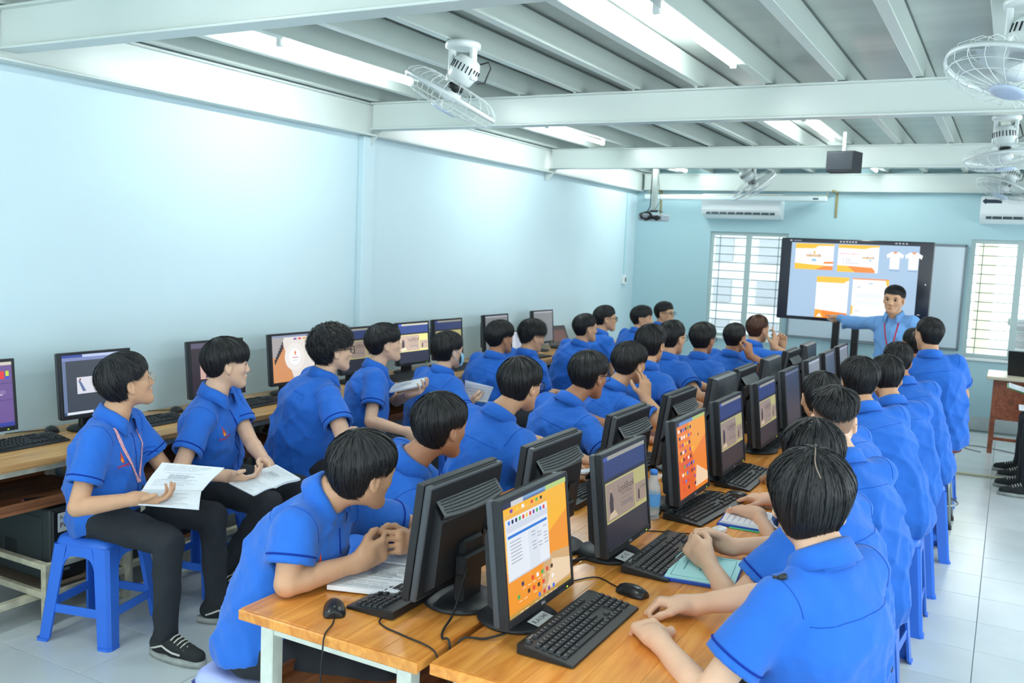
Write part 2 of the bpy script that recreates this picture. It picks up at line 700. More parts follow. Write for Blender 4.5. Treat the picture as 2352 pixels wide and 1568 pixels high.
def seen_rank(c):
    d = Vector((c[0], c[1], 0)) - CAM
    z = d.dot(fw)
    if z < .3:
        return 1e6 + d.length
    px, py = 1176 + F_PX * d.dot(r2) / z, 784 - F_PX * d.dot(u2) / z
    out = max(0, -px - 150, px - 2502) + max(0, py - 1800)
    covered = -1.75 < c[0] < -.7 and 1.9 < c[1] < 7.9
    return z + out * .05 + (40 if covered else 0)


cells.sort(key=seen_rank)
for i, (x, y) in enumerate(cells):
    if i < 300:
        o = new_obj('tile', tme, fl)
        o.location = (x, y, 0)
    else:
        rest.box((x - .1985, y - .1985, -.0045), (x + .1985, y + .1985, 0))
ro = rest.build('tile', TILE, fl)
ro['kind'] = 'stuff'

# windows in the board wall: frame, two sashes, glass, horizontal grille bars
for wi, (x0, x1) in enumerate(WINS):
    b = MB()
    t, y0, y1 = .045, YB + .03, YB + .10
    b.box((x0, y0, WZ0), (x0 + t, y1, WZ1)); b.box((x1 - t, y0, WZ0), (x1, y1, WZ1))
    b.box((x0 + t, y0, WZ0), (x1 - t, y1, WZ0 + t)); b.box((x0 + t, y0, WZ1 - t), (x1 - t, y1, WZ1))
    xm = (x0 + x1) / 2
    b.box((xm - .035, y0 - .006, WZ0 + .002), (xm + .035, y1 - .004, WZ1 - .002))
    wo = struct('window_%d' % (wi + 1), b, FRAMEP)
    for (a, c) in ((x0 + t, xm - .035), (xm + .035, x1 - t)):
        g = MB(); g.box((a, YB + .075, WZ0 + t), (c, YB + .079, WZ1 - t)); g.build('pane', GLASS, wo)
    s_ = MB()
    s_.box((x0 - .03, YB - .03, WZ0 - .03), (x1 + .03, YB + .03, WZ0), .004)
    s_.build('sill', mat('white_sill', S(235, 242, 242), .4), wo)
    for k in range(12):
        z = WZ0 + .11 + k * .1015
        g = MB(); g.smooth = True
        g.tube([(x0, YB + .045, z), (x1, YB + .045, z)], .0068, 6)
        g.build('grille_bar', GRILLE, wo)
    for x in (x0 + .12, x1 - .12):
        g = MB(); g.box((x - .006, YB + .042, WZ0), (x + .006, YB + .05, WZ1)); g.build('grille_upright', GRILLE, wo)
# side wall windows, added out of the frame to let more daylight in
for wi, (y0, y1) in enumerate(ADDED_RW):
    b = MB()
    t = .05
    for (p, q) in ((y0, y0 + t), (y1 - t, y1), ((y0 + y1) / 2 - .03, (y0 + y1) / 2 + .03)):
        b.box((XR + .04, p, .95), (XR + .10, q, 2.25))
    b.box((XR + .042, y0 + t, .95), (XR + .098, y1 - t, .95 + t)); b.box((XR + .042, y0 + t, 2.25 - t), (XR + .098, y1 - t, 2.25))
    struct('window_%d' % (wi + 3), b, FRAMEP)

for wi, (x0, x1) in enumerate(ADDED_FW):  # frames of the added windows behind the camera
    b = MB()
    for (p, q) in ((x0, x0 + .05), (x1 - .05, x1), ((x0 + x1) / 2 - .03, (x0 + x1) / 2 + .03)):
        b.box((p, YF - .10, .85), (q, YF - .04, 2.3))
    struct('window_%d' % (wi + 8), b, FRAMEP)

# what shows outside
OUT = mat('pale_outside_wall', S(158, 162, 164), .8)
b = MB(); b.box((-6, 18.0, -1), (-1.5, 18.3, 5.0))
ob = b.build('house', OUT, None, label='pale house seen through the barred window beside the big screen', cat='building')
for i in range(4):
    for j in range(5):
        w2 = MB(); w2.box((-5.3 + i * .95, 17.96, .1 + j * .8), (-4.85 + i * .95, 18.02, .55 + j * .8)); w2.build('window', mat('outside_window', S(112, 120, 126), .4), ob)
b = MB(); b.smooth = True
b.tube([(-.30, 13.6, -1), (-.30, 13.6, 2.3)], .11, 18)
b.build('pillar', mat('yellow_render', S(186, 176, 132), .8), None, label='cream yellow round pillar outside the window at far right', cat='pillar')
b = MB()
b.box((.05, 15.5, -.5), (1.2, 15.9, .95)); b.box((.12, 15.2, .3), (.9, 15.6, .62)); b.box((.0, 15.4, .95), (1.3, 16.0, 1.05))
b.build('outbuilding', mat('weathered_concrete', S(92, 97, 98), .9, noise=.25, nscale=5), None, label='weathered grey outbuilding behind the cream pillar outside', cat='building')
b = MB(); b.box((-12, YB + 1.2, -.6), (8, 30, -.5)); b.build('ground', mat('outside_ground', S(120, 120, 114), .9), None, kind='structure')
# ------------------------------------------------------------------ lamps, fans and other things under the ceiling
WHITEP = mat('white_plastic', S(232, 238, 238), .35)
WHITEM = mat('white_enamel', S(226, 234, 234), .3)
TUBEM = emis('lit_tube', (0.93, 1.0, 0.985, 1), TUBE_STRENGTH)
DARKP = mat('dark_plastic', S(36, 40, 44), .4)
GREYP = mat('grey_cable', S(60, 64, 66), .5)


def make_lamp():
    t = thing('tube_lamp', 'x', 'lamp')
    b = MB(); b.box((-.018, -.62, .052), (.018, .62, .085), .003); b.build('batten', WHITEM, t)
    b = MB(); b.smooth = True
    b.tube([(0, -.595, .012), (0, .595, .012)], .0145, 14)
    b.build('tube', TUBEM, t)
    for s_ in (-1, 1):
        b = MB(); b.box((-.016, .595 * s_ - .012, -.006), (.016, .595 * s_ + .012, .055), .003); b.build('lamp_holder', WHITEP, t)
    b = MB(); b.smooth = True
    b.tube([(.03, -.62, .088), (.03, .62, .088)], .004, 6); b.build('cable', WHITEP, t)
    return t


LP = [(-3.46, 4.31, 'lit fluorescent tube over the left wall, nearest the camera'),
      (-1.39, 4.31, 'lit fluorescent tube at the top of the picture, right of centre'),
      (-3.5, 7.53, 'lit fluorescent tube behind the main beam, over the left desks'),
      (-1.42, 7.53, 'lit fluorescent tube above the hanging black loudspeaker'),
      (-3.6, 10.35, 'short-looking lit tube beside the projector pole near the board wall'),
      (-1.42, 10.35, 'lit tube near the board wall, right of the black loudspeaker'),
      (-3.46, 1.25, 'lit tube overhead at the left, nearer than the first beam'),
      (-1.39, 1.25, 'lit tube overhead in the middle, nearer than the first beam'),
      (.70, 1.25, 'lit tube overhead at the right, nearer than the first beam'),
      (.70, 4.31, 'lit tube over the right aisle, first bay'),
      (.70, 7.53, 'lit tube over the right aisle, second bay')]
l0 = make_lamp()
for i, (x, y, lb) in enumerate(LP):
    o = l0 if i == 0 else copy_tree(l0)
    o.location = (x, y, 2.80 if x != -1.39 or y > 5 else 2.80)
    o['label'] = lb
    o['group'] = 'fluorescent tube lamps'


def make_fan():
    t = thing('orbit_fan', 'x', 'fan')
    # bracket: round cap plate and two arms
    b = MB(); b.smooth = True
    b.lathe([(.085, 0), (.09, -.01), (.088, -.03), (.06, -.034)], 24)
    b.build('ceiling_plate', WHITEM, t)
    for s_ in (-1, 1):
        b = MB(); b.box((.062 * s_ - .012, -.022, -.17), (.062 * s_ + .012, .022, -.02), .005)
        b.box((.062 * s_ - .016, -.028, -.19), (.062 * s_ + .016, .028, -.15), .006)
        b.build('bracket_arm', WHITEM, t)
    head = new_obj('fan_head', None, t)
    head.location = (0, 0, -.16)
    hm = MB(); hm.smooth = True
    hm.lathe([(.02, .085), (.045, .08), (.058, .05), (.06, .01), (.05, -.03), (.03, -.045)], 22)
    motor = hm.build('motor', WHITEM, head)
    b = MB()
    for k in range(22):
        a = 2 * PI * k / 22
        b.M = Matrix.Rotation(a, 4, 'Z')
        b.box((.0585, -.0025, .012), (.0615, .0025, .045))
    b.build('vent_slot', DARKP, head)
    b = MB(); b.smooth = True
    b.lathe([(.022, -.045), (.034, -.05), (.034, -.075), (.012, -.08), (.012, -.10)], 16); b.build('shaft', DARKP, head)
    # blades
    bm = MB(); bm.smooth = True
    V, Fs_ = [], []
    nu, nv = 8, 6
    for i in range(nu + 1):
        u = i / nu
        for j in range(nv + 1):
            v_ = j / nv - .5
            r_ = .03 + u * .155
            wd = .05 + .10 * math.sin(min(u * 1.25, 1) * PI * .62)
            a = v_ * wd * 7.0 * .16 / max(r_, .05)
            a = max(-.75, min(.75, a))
            V.append((r_ * math.cos(a), r_ * math.sin(a), -.105 + v_ * .045 * (1.2 - .6 * u)))
    for i in range(nu):
        for j in range(nv):
            q = i * (nv + 1) + j
            Fs_.append((q, q + 1, q + nv + 2, q + nv + 1))
    bm.add(V, Fs_)
    ble = bm.mesh('blade', mat('fan_blade_plastic', S(200, 210, 212), .25, alpha=.55))
    for k in range(3):
        o = new_obj('blade', ble, head)
        o.rotation_euler = (0, 0, 2 * PI * k / 3 + .3)
    b = MB(); b.smooth = True
    b.lathe([(.038, -.085), (.042, -.11), (.03, -.128), (.008, -.13)], 18); b.build('hub', WHITEP, head)
    # cage
    ring = lambda r_, z, th, nm: (lambda q: (setattr(q, 'smooth', True), q.tube([(r_ * math.cos(a), r_ * math.sin(a), z) for a in np.linspace(0, 2 * PI, 49)[:-1]], th, 6, closed=True), q.build(nm, WHITEM, head)))(MB())
    b = MB(); b.smooth = True
    b.lathe([(.205, -.118), (.2085, -.118), (.2085, -.100), (.205, -.100)], 48, cap=False); b.build('cage_band', WHITEM, head)
    ring(.075, -.045, .0016, 'cage_ring'); ring(.15, -.052, .0014, 'cage_ring'); ring(.15, -.165, .0014, 'cage_ring'); ring(.192, -.148, .0014, 'cage_ring')
    wire = MB(); wire.smooth = True
    pr = [(.07, -.045), (.12, -.045), (.17, -.058), (.202, -.085), (.207, -.11), (.198, -.142), (.165, -.163), (.11, -.172), (.05, -.176)]
    wire.tube([(r_, 0, z) for r_, z in pr], .0013, 5)
    wme = wire.mesh('cage_wire', WHITEM)
    for k in range(22):
        o = new_obj('cage_wire', wme, head)
        o.rotation_euler = (0, 0, 2 * PI * k / 22)
    b = MB(); b.smooth = True
    b.lathe([(.055, -.174), (.056, -.182), (.04, -.186), (.01, -.187)], 22); b.build('badge', mat('pale_blue_badge', S(196, 212, 232), .35), head)
    b = MB(); b.smooth = True
    b.tube([(.02, .03, .07), (.05, .05, .11), (.075, .05, .09), (.088, .04, .02), (.05, .05, .0)], .004, 6); b.build('power_cord', GREYP, head)
    return t, head


f0, _h = make_fan()
FANS = [(-2.51, 4.0, (-.52, -.10), 'white wire-cage ceiling fan nearest the left wall'),
        (-.03, 4.02, (-.30, .08), 'large white wire-cage ceiling fan at the top right corner'),
        (-.12, 7.0, (.06, .10), 'white wire-cage ceiling fan under the second bay, far right'),
        (-.10, 9.9, (-.42, .04), 'small-looking white ceiling fan at right near the air conditioner'),
        (-2.55, 9.85, (.75, -.05), 'white ceiling fan above the board wall, left of the big screen')]
for i, (x, y, (tx, ty), lb) in enumerate(FANS):
    o = f0 if i == 0 else copy_tree(f0)
    o.location = (x, y, 2.812)
    hd = [c for c in o.children if c.name.startswith('fan_head')][0]
    # the head swings on its gimbal: tx to the side, ty towards the back of the room
    side, back = Vector((math.cos(YAW), math.sin(YAW), 0)), Vector((math.sin(YAW), -math.cos(YAW), 0))
    ax_ = (Vector((0, 0, -1)) + side * tx + back * ty).normalized()
    hd.rotation_mode = 'QUATERNION'
    hd.rotation_quaternion = Vector((0, 0, -1)).rotation_difference(ax_)
    hd.scale = (1.22, 1.22, 1.1)
    o['label'] = lb
    o['group'] = 'white orbit fans under the ceiling'

# hanging black loudspeaker
t = thing('loudspeaker', 'black boxy loudspeaker hanging under the second beam', 'loudspeaker', (-1.25, 7.70, 0))
t.rotation_euler = (0, 0, rad(-8))
b = MB()
b.prism([(-.105, -.09), (.105, -.09), (.12, .09), (-.12, .09)], 2.50, 2.66)
b.build('cabinet', mat('speaker_grille_black', S(40, 46, 52), .7, bump=.4, bscale=500), t)
b = MB(); b.box((-.10, -.094, 2.512), (.10, -.088, 2.648), .003); b.build('grille', mat('speaker_front_cloth', S(52, 58, 64), .85, bump=.5, bscale=700), t)
b = MB(); b.box((-.012, -.01, 2.655), (.012, .012, 2.815)); b.box((-.05, -.012, 2.655), (.05, .012, 2.668)); b.build('bracket', STEEL, t)
# round ceiling mount
t = thing('ceiling_mount', 'small round white mount plate behind the main beam', 'ceiling mount', (-2.32, 6.55, 2.80))
b = MB(); b.smooth = True
b.lathe([(.09, .02), (.095, .005), (.085, -.008), (.03, -.012)], 24); b.build('plate', WHITEP, t)
for a in (.4, 2.5):
    b = MB(); b.smooth = True
    b.tube([(.06 * math.cos(a), .06 * math.sin(a), 0), (.06 * math.cos(a), .06 * math.sin(a), -.035)], .008, 8); b.build('hook', STEEL, t)

# projector on its pole
px_, py_ = -3.62, 9.95
t = thing('projector', 'grey ceiling projector with tangled cables on a white pole', 'projector', (px_, py_, 0))
b = MB(); b.box((-.15, -.11, 2.16), (.15, .11, 2.235), .012); b.build('body', mat('projector_grey', S(186, 194, 204), .4), t)
b = MB(); b.smooth = True
b.tube([(.08, -.112, 2.19), (.08, -.13, 2.19)], .03, 16); b.build('lens', DARKP, t)
b = MB(); b.box((-.03, -.114, 2.178), (.12, -.108, 2.208)); b.build('port_panel', DARKP, t)
b = MB(); b.box((-.028, -.028, 2.28), (.028, .028, 2.815), .004); b.box((-.05, -.05, 2.795), (.05, .05, 2.812)); b.build('pole', STEEL, t)
b = MB(); b.smooth = True
for k in range(4):
    b.tube([(.11 * math.cos(a), -.01, 2.262 + .028 * math.sin(a)) for a in (0, PI / 2, PI, 3 * PI / 2)], .004, 5)
b.tube([(-.03, -.03, 2.27), (.03, .03, 2.27)], .012, 6)
b.build('mount', DARKP, t)
b = MB(); b.smooth = True
rn = random.Random(4)
for k in range(4):
    pts = []
    for i in range(14):
        a = i * .9 + k
        pts.append((-.04 + .08 * math.cos(a) * rn.uniform(.6, 1.1), -.125 - .01 * k, 2.215 + .055 * math.sin(a) * rn.uniform(.5, 1.1)))
    b.tube(pts, .0045, 5)
b.tube([(-.032, -.03, 2.75), (-.035, -.034, 2.5), (-.03, -.05, 2.32), (-.04, -.12, 2.25)], .006, 6)
b.tube([(.03, -.03, 2.7), (.075, -.05, 2.5), (.085, -.05, 2.38), (.03, -.09, 2.26)], .003, 6)
b.build('cable', DARKP, t)

# rolled projection screen and its brackets
t = thing('projection_screen', 'rolled white projection screen case under the ceiling by the board wall', 'projection screen', (0, 0, 0))
ya = 11.0
b = MB(); b.box((-4.13, ya - .035, 2.463), (-1.93, ya + .035, 2.525), .012); b.build('case', mat('screen_case_white', S(206, 224, 228), .4), t)
b = MB(); b.box((-2.08, ya - .037, 2.485), (-2.02, ya - .033, 2.505)); b.build('brand_plate', mat('small_dark_plate', S(70, 84, 92), .5), t)
b = MB(); b.smooth = True
b.tube([(-4.13, ya - .005, 2.528), (-1.93, ya - .005, 2.528)], .006, 6); b.build('slot_edge', mat('tarnished_edge', S(150, 150, 120), .6), t)
for x in (-4.02, -1.87):
    b = MB(); b.box((x - .012, YB - .012, 2.30), (x + .012, YB - .002, 2.60)); b.box((x - .012, ya, 2.58), (x + .012, YB, 2.60)); b.build('bracket', mat('old_brass_bracket', S(150, 140, 96), .6), t)
    b = MB(); b.smooth = True
    b.tube([(x - .06, ya, 2.52), (x - .06, ya, 2.60)], .004, 6); b.build('hanger', mat('old_brass_bracket', S(150, 140, 96)), t)

# air conditioners
LOUV = mat('air_slot_dark', S(70, 84, 90), .6)


def aircon(x0, x1, z0, z1, lb, sticker=False):
    t = thing('air_conditioner', lb, 'air conditioner', (0, 0, 0), 0, 'white wall air conditioners')
    b = MB()
    d = .22
    prof = [(YB - .0, z0), (YB - .05, z0 - .0), (YB - d + .03, z0 + .05), (YB - d, z0 + .10), (YB - d, z1 - .03), (YB - d + .03, z1), (YB, z1)]
    Mx = Matrix(((0, 0, 1, 0), (1, 0, 0, 0), (0, 1, 0, 0), (0, 0, 0, 1)))
    b.prism(prof[::-1], x0, x1, Mx)
    b.build('case', mat('aircon_white', S(236, 242, 244), .3), t)
    b = MB()
    b.M = Matrix.Translation((0, YB - d + .018, z0 + .055)) @ Matrix.Rotation(rad(-35), 4, 'X')
    b.box((x0 + .06, -.012, -.016), (x1 - .06, .0, .016))
    b.build('air_slot', LOUV, t)
    n = 8
    for k in range(n):
        b = MB()
        b.M = Matrix.Translation((0, YB - d + .014, z0 + .055)) @ Matrix.Rotation(rad(-35), 4, 'X')
        xx = x0 + .07 + (x1 - x0 - .14) * (k + .5) / n
        b.box((xx - .003, -.016, -.015), (xx + .003, -.004, .015)); b.build('louvre', mat('aircon_white', S(236, 242, 244)), t)
    if sticker:
        b = MB()
        b.box((x0 + .055, YB - d - .002, z1 - .075), (x0 + .20, YB - d + .004, z1 - .035)); b.build('sticker', mat('navy_sticker', S(40, 52, 72), .4), t)
        b = MB()
        b.M = Matrix.Translation((x0 + .045, YB - d - .003, z1 - .055)) @ Matrix.Rotation(PI / 4, 4, 'Y')
        b.box((-.022, -.001, -.022), (.022, .003, .022)); b.build('diamond_logo', mat('navy_sticker', S(40, 52, 72)), t)
    return t


aircon(-3.42, -2.47, 2.26, 2.55, 'white wall air conditioner behind the rolled screen case')
aircon(-.36, .56, 2.27, 2.555, 'white wall air conditioner with a dark sticker above the far right window', True)
# wall switch in the corner
t = thing('wall_switch', 'small white switch box on the left wall near the corner', 'switch', (XL, 10.95, 1.45))
b = MB(); b.box((0, -.045, -.06), (.03, .045, .06), .004); b.build('box', WHITEP, t)
b = MB(); b.box((.03, .005, -.03), (.036, .03, .02)); b.build('rocker', DARKP, t)
b = MB(); b.box((0, -.012, .06), (.014, .012, 1.1), .002); b.build('conduit', mat('aqua_conduit', S(176, 214, 222), .5), t)
# ------------------------------------------------------------------ desks
def wood(name, col, dark, sc=1.0, gloss=.28):
    m = bpy.data.materials.new(name)
    m.use_nodes = True
    nt = m.node_tree
    b = nt.nodes['Principled BSDF']
    tc = nt.nodes.new('ShaderNodeTexCoord')
    oi = nt.nodes.new('ShaderNodeObjectInfo')
    ad = nt.nodes.new('ShaderNodeVectorMath'); ad.operation = 'ADD'
    sc_ = nt.nodes.new('ShaderNodeVectorMath'); sc_.operation = 'SCALE'; sc_.inputs[3].default_value = 37.0
    cx = nt.nodes.new('ShaderNodeCombineXYZ')
    nt.links.new(oi.outputs['Random'], cx.inputs[0]); nt.links.new(oi.outputs['Random'], cx.inputs[1]); nt.links.new(oi.outputs['Random'], cx.inputs[2])
    nt.links.new(cx.outputs[0], sc_.inputs[0])
    nt.links.new(tc.outputs['Object'], ad.inputs[0]); nt.links.new(sc_.outputs[0], ad.inputs[1])
    mp = nt.nodes.new('ShaderNodeMapping'); mp.inputs['Scale'].default_value = (14 * sc, 1.2 * sc, 14 * sc)
    nt.links.new(ad.outputs[0], mp.inputs[0])
    n1 = nt.nodes.new('ShaderNodeTexNoise'); n1.inputs['Scale'].default_value = 1.6; n1.inputs['Detail'].default_value = 8; n1.inputs['Distortion'].default_value = 1.2
    nt.links.new(mp.outputs[0], n1.inputs[0])
    n2 = nt.nodes.new('ShaderNodeTexNoise'); n2.inputs['Scale'].default_value = 2.2; n2.inputs['Detail'].default_value = 3
    nt.links.new(ad.outputs[0], n2.inputs[0])
    cr_ = nt.nodes.new('ShaderNodeValToRGB')
    cr_.color_ramp.elements[0].position = .3; cr_.color_ramp.elements[0].color = dark
    cr_.color_ramp.elements[1].position = .62; cr_.color_ramp.elements[1].color = col
    nt.links.new(n1.outputs['Fac'], cr_.inputs[0])
    hs = nt.nodes.new('ShaderNodeHueSaturation')
    m1 = nt.nodes.new('ShaderNodeMapRange'); m1.inputs[1].default_value, m1.inputs[2].default_value, m1.inputs[3].default_value, m1.inputs[4].default_value = .3, .7, .82, 1.1
    m2 = nt.nodes.new('ShaderNodeMapRange'); m2.inputs[3].default_value, m2.inputs[4].default_value = .93, 1.07
    mu = nt.nodes.new('ShaderNodeMath'); mu.operation = 'MULTIPLY'
    nt.links.new(n2.outputs['Fac'], m1.inputs[0]); nt.links.new(oi.outputs['Random'], m2.inputs[0])
    nt.links.new(m1.outputs[0], mu.inputs[0]); nt.links.new(m2.outputs[0], mu.inputs[1]); nt.links.new(mu.outputs[0], hs.inputs['Value'])
    nt.links.new(cr_.outputs[0], hs.inputs['Color']); nt.links.new(hs.outputs[0], b.inputs['Base Color'])
    b.inputs['Roughness'].default_value = gloss
    b.inputs['Specular IOR Level'].default_value = .45
    MATS[name] = m
    return m


WOODC = wood('varnished_orange_wood', S(240, 166, 80), S(208, 126, 52), gloss=.2)
WOODL = wood('pale_varnished_wood', S(226, 178, 112), S(184, 128, 70))
WOODD = wood('worn_brown_wood', S(160, 102, 62), S(104, 62, 38), gloss=.5)
FRAMEW = mat('cream_painted_frame', S(214, 222, 212), .45, noise=.06, nscale=30, bump=.1, bscale=80)
FRAMER = mat('rusty_cream_frame', S(196, 192, 168), .6, noise=.25, nscale=18)
HD = .77


def desk(name, lb, x0, x1, y0, y1, wm, group, frame=FRAMEW, planks=5, shelf=True, shelf_m=None):
    t = thing(name, lb, 'desk', (x0, y0, 0), 0, group)
    W, L = x1 - x0, y1 - y0
    tt = MB(); tt.box((.012, .012, HD - .036), (W - .012, L - .012, HD - .024)); top = tt.build('tabletop', wm, t)
    pm = MB(); pw = W / planks
    pm.box((0, 0, HD - .026), (pw - .0005, L, HD), .0008)
    pme = pm.mesh('plank', wm)
    for k in range(planks):
        o = new_obj('plank', pme, top); o.location = (k * pw, 0, 0)
    for yy in (0, L - .0):
        e = MB(); e.box((0, yy - (.012 if yy == 0 else -.0), HD - .030), (W, yy + (.0 if yy == 0 else .012), HD - .0005), .003)
        e.build('edge_strip', wm, top)
    s_ = .045
    for (lx, ly) in ((.045, .03), (W - .045 - s_, .03), (.045, L - .03 - s_), (W - .045 - s_, L - .03 - s_)):
        q = MB(); q.box((lx, ly, 0), (lx + s_, ly + s_, HD - .04), .003); q.build('leg', frame, t)
    q = MB()
    for ly in (.03, L - .03 - s_):
        q.box((.045 + s_, ly + .004, HD - .07), (W - .045 - s_, ly + s_ - .004, HD - .04), .002)
        q.box((.045 + s_, ly + .004, .46), (W - .045 - s_, ly + s_ - .004, .52), .002)
        q.box((.045 + s_, ly + .004, .10), (W - .045 - s_, ly + s_ - .004, .13), .002)
    for lx in (.045, W - .045 - s_):
        q.box((lx + .004, .03 + s_, HD - .07), (lx + s_ - .004, L - .03 - s_, HD - .04), .002)
        q.box((lx + .004, .03 + s_, .10), (lx + s_ - .004, L - .03 - s_, .13), .002)
    q.build('rail', frame, t)
    if shelf:
        sh_ = MB(); sh_.box((.05, .055, .525), (W - .05, L - .055, .543), .002); so = sh_.build('shelf', shelf_m or WOODD, t)
        for lx in (.05, W - .062):
            e = MB(); e.box((lx, .055, .545), (lx + .012, L - .055, .575)); e.build('shelf_lip', shelf_m or WOODD, so)
    return t


CY0, CU = 1.83, 1.2
pos_w = ['nearest the camera', 'second from the camera', 'third from the camera', 'fourth from the camera', 'fifth from the camera']
for k in range(5):
    desk('computer_desk', 'orange varnished computer desk in the left centre row, ' + pos_w[k], -1.815, -1.212, CY0 + k * CU, CY0 + (k + 1) * CU - .006, WOODC, 'centre computer desks')
    desk('computer_desk', 'orange varnished computer desk in the right centre row, ' + pos_w[k], -1.188, -.585, CY0 + k * CU + .02, CY0 + (k + 1) * CU + .014, WOODC, 'centre computer desks')
lw_ = ['at the left edge of the picture', 'behind the student with the pink lanyard', 'behind the curly-haired student', 'beside the pillar', 'past the pillar', 'by the open laptops', 'in the far left corner']
for k, y0 in enumerate((1.6, 3.0, 4.4, 5.8, 7.2, 8.6)):
    t = desk('wall_desk', 'pale wooden computer desk along the left wall, ' + lw_[k], XL + .015, -3.75, y0, y0 + 1.394, WOODL, 'desks along the left wall', FRAMER, planks=4, shelf=True, shelf_m=WOODD)

# ------------------------------------------------------------------ plastic stools
STOOLB = mat('blue_stool_plastic', S(54, 116, 226), .34, spec=.45, noise=.03, nscale=6)
STOOLL = mat('pale_lilac_stool_plastic', S(176, 188, 240), .34, spec=.45)


def make_stool(m):
    t = thing('plastic_stool', 'x', 'stool')
    top, bot, Hh = .128, .178, .465
    b = MB(); b.smooth = True
    # seat: rounded square with a dished top
    vs, fs = [], []
    prof = [(top + .012, .405, .03), (top + .012, .435, .03), (top + .006, .457, .035), (top - .008, .4655, .035), (top - .03, .463, .03), (.05, .4595, .02)]
    n = 24
    for (hw, z, r_) in prof:
        pts = rounded_rect_(hw, hw, r_ + .012, 5)
        n = len(pts)
        vs += [(x, y, z) for x, y in pts]
    for i in range(len(prof) - 1):
        for j in range(n):
            fs.append((i * n + j, i * n + (j + 1) % n, (i + 1) * n + (j + 1) % n, (i + 1) * n + j))
    fs.append(tuple((len(prof) - 1) * n + j for j in range(n)))
    b.add(vs, fs); b.build('seat', m, t)
    # legs: L-shaped tapered corner posts
    lm = MB()
    def ring_(z):
        k = (Hh - z) / Hh
        c = top + (bot - top) * k + .010
        wd = .074 - .012 * k
        ch = .014
        return [(c - wd, c, z), (c - ch, c, z), (c, c - ch, z), (c, c - wd, z), (c - .012, c - wd, z), (c - .014, c - ch - .006, z), (c - ch - .006, c - .014, z), (c - wd, c - .012, z)]
    zs = [0, .012, .013, .2, .43]
    vs = []
    for i, z in enumerate(zs):
        rg_ = ring_(z)
        if i < 2:
            rg_ = [(x * 1.02 + .002, y * 1.02 + .002, z) for x, y, z in rg_]
        vs += rg_
    fs = [tuple(range(8))[::-1]]
    for i in range(len(zs) - 1):
        for j in range(8):
            fs.append((i * 8 + j, i * 8 + (j + 1) % 8, (i + 1) * 8 + (j + 1) % 8, (i + 1) * 8 + j))
    lm.add(vs, [f_[::-1] for f_ in fs]); lme = lm.mesh('leg', m)
    # apron with an arch, rung
    am = MB()
    out, N_ = [], 18
    c_ = top + .010
    xs_ = np.linspace(-.0915, .0915, N_ + 1)
    vs = []
    for x in xs_:
        a = abs(x) / .0915
        zb = .27 + .115 * (1 - a ** 4) ** .6
        zt = .43 if abs(x) <= .064 else .43 - (abs(x) - .064) / .0275 * .158
        zt = max(zt, zb + .0005)
        yo = lambda z: top + (bot - top) * (Hh - z) / Hh + .0095
        for (z, y) in ((zt, yo(zt)), (zb, yo(zb)), (zb, yo(zb) - .009), (zt, yo(zt) - .009)):
            vs.append((x, y, z))
    fs = []
    for i in range(N_):
        for j in range(4):
            a0, a1 = i * 4 + j, i * 4 + (j + 1) % 4
            fs.append((a0, a1, a1 + 4, a0 + 4))
    am.add(vs, fs); ame = am.mesh('apron', m)
    rm = MB()
    k = (Hh - .15) / Hh
    yy = top + (bot - top) * k
    rm.box((-.125, yy - .004, .128), (.125, yy + .006, .168), .003); rme = rm.mesh('rung', m)
    for q in range(4):
        for nm, me in (('leg', lme), ('apron', ame), ('rung', rme)):
            o = new_obj(nm, me, t); o.rotation_euler = (0, 0, q * PI / 2)
    return t


def rounded_rect_(w_, h_, r, n=5):
    pts = []
    for (cx, cy, a0) in ((w_ - r, h_ - r, 0), (-w_ + r, h_ - r, 90), (-w_ + r, -h_ + r, 180), (w_ - r, -h_ + r, 270)):
        for i in range(n + 1):
            a = rad(a0 + 90 * i / n)
            pts.append((cx + r * math.cos(a), cy + r * math.sin(a)))
    return pts


stool_b, stool_l = make_stool(STOOLB), make_stool(STOOLL)
_used = {'b': False, 'l': False}


def stool(x, y, rz, lb, kind='b'):
    src = stool_b if kind == 'b' else stool_l
    o = src if not _used[kind] else copy_tree(src)
    _used[kind] = True
    o.location = (x, y, 0)
    o.rotation_euler = (0, 0, rad(rz))
    o['label'] = lb
    o['group'] = 'plastic stools'
    return o
# ------------------------------------------------------------------ monitors, keyboards, mice
MONB = mat('black_monitor_plastic', S(36, 38, 42), .42, spec=.4, bump=.06, bscale=900)
MONG = mat('charcoal_monitor_side', S(70, 74, 80), .38, spec=.45)
MONV = mat('grey_vent_plastic', S(92, 97, 100), .5)
PRINT = attr_mat('flat_print', 0, .6, .3)
SCREEN = attr_mat('lit_screen', .63, .3, .35)
LED = emis('green_led', S(190, 240, 60), .8)
LED.cycles.emission_sampling = 'NONE'
WHITEL = mat('white_lettering', S(225, 228, 230), .5)
STICK = mat('white_sticker', S(226, 228, 226), .5)


def panel(rects, W, Hh, texts=(), eps=.00025):
    """flat picture in the yz plane (u -> +y, v -> +z), seen from +x; origin at its centre"""
    b = MB()
    x = 0.0
    for r_ in rects:
        x += eps
        if len(r_) == 5:
            u0, v0, u1, v1, c = r_
            pts = [(u0, v0), (u1, v0), (u1, v1), (u0, v1)]
        else:
            pts, c = r_
        b.color = c
        n = len(pts)
        b.add([(x, (u - .5) * W, (v - .5) * Hh) for u, v in pts], [tuple(range(n))])
    for (s_, u, v, size, c) in texts:
        x += eps
        vs, fs = text_geo(s_, size)
        b.color = c
        b.add([(x, (u - .5) * W + q.x, (v - .5) * Hh + q.y) for q in vs], fs)
    return b


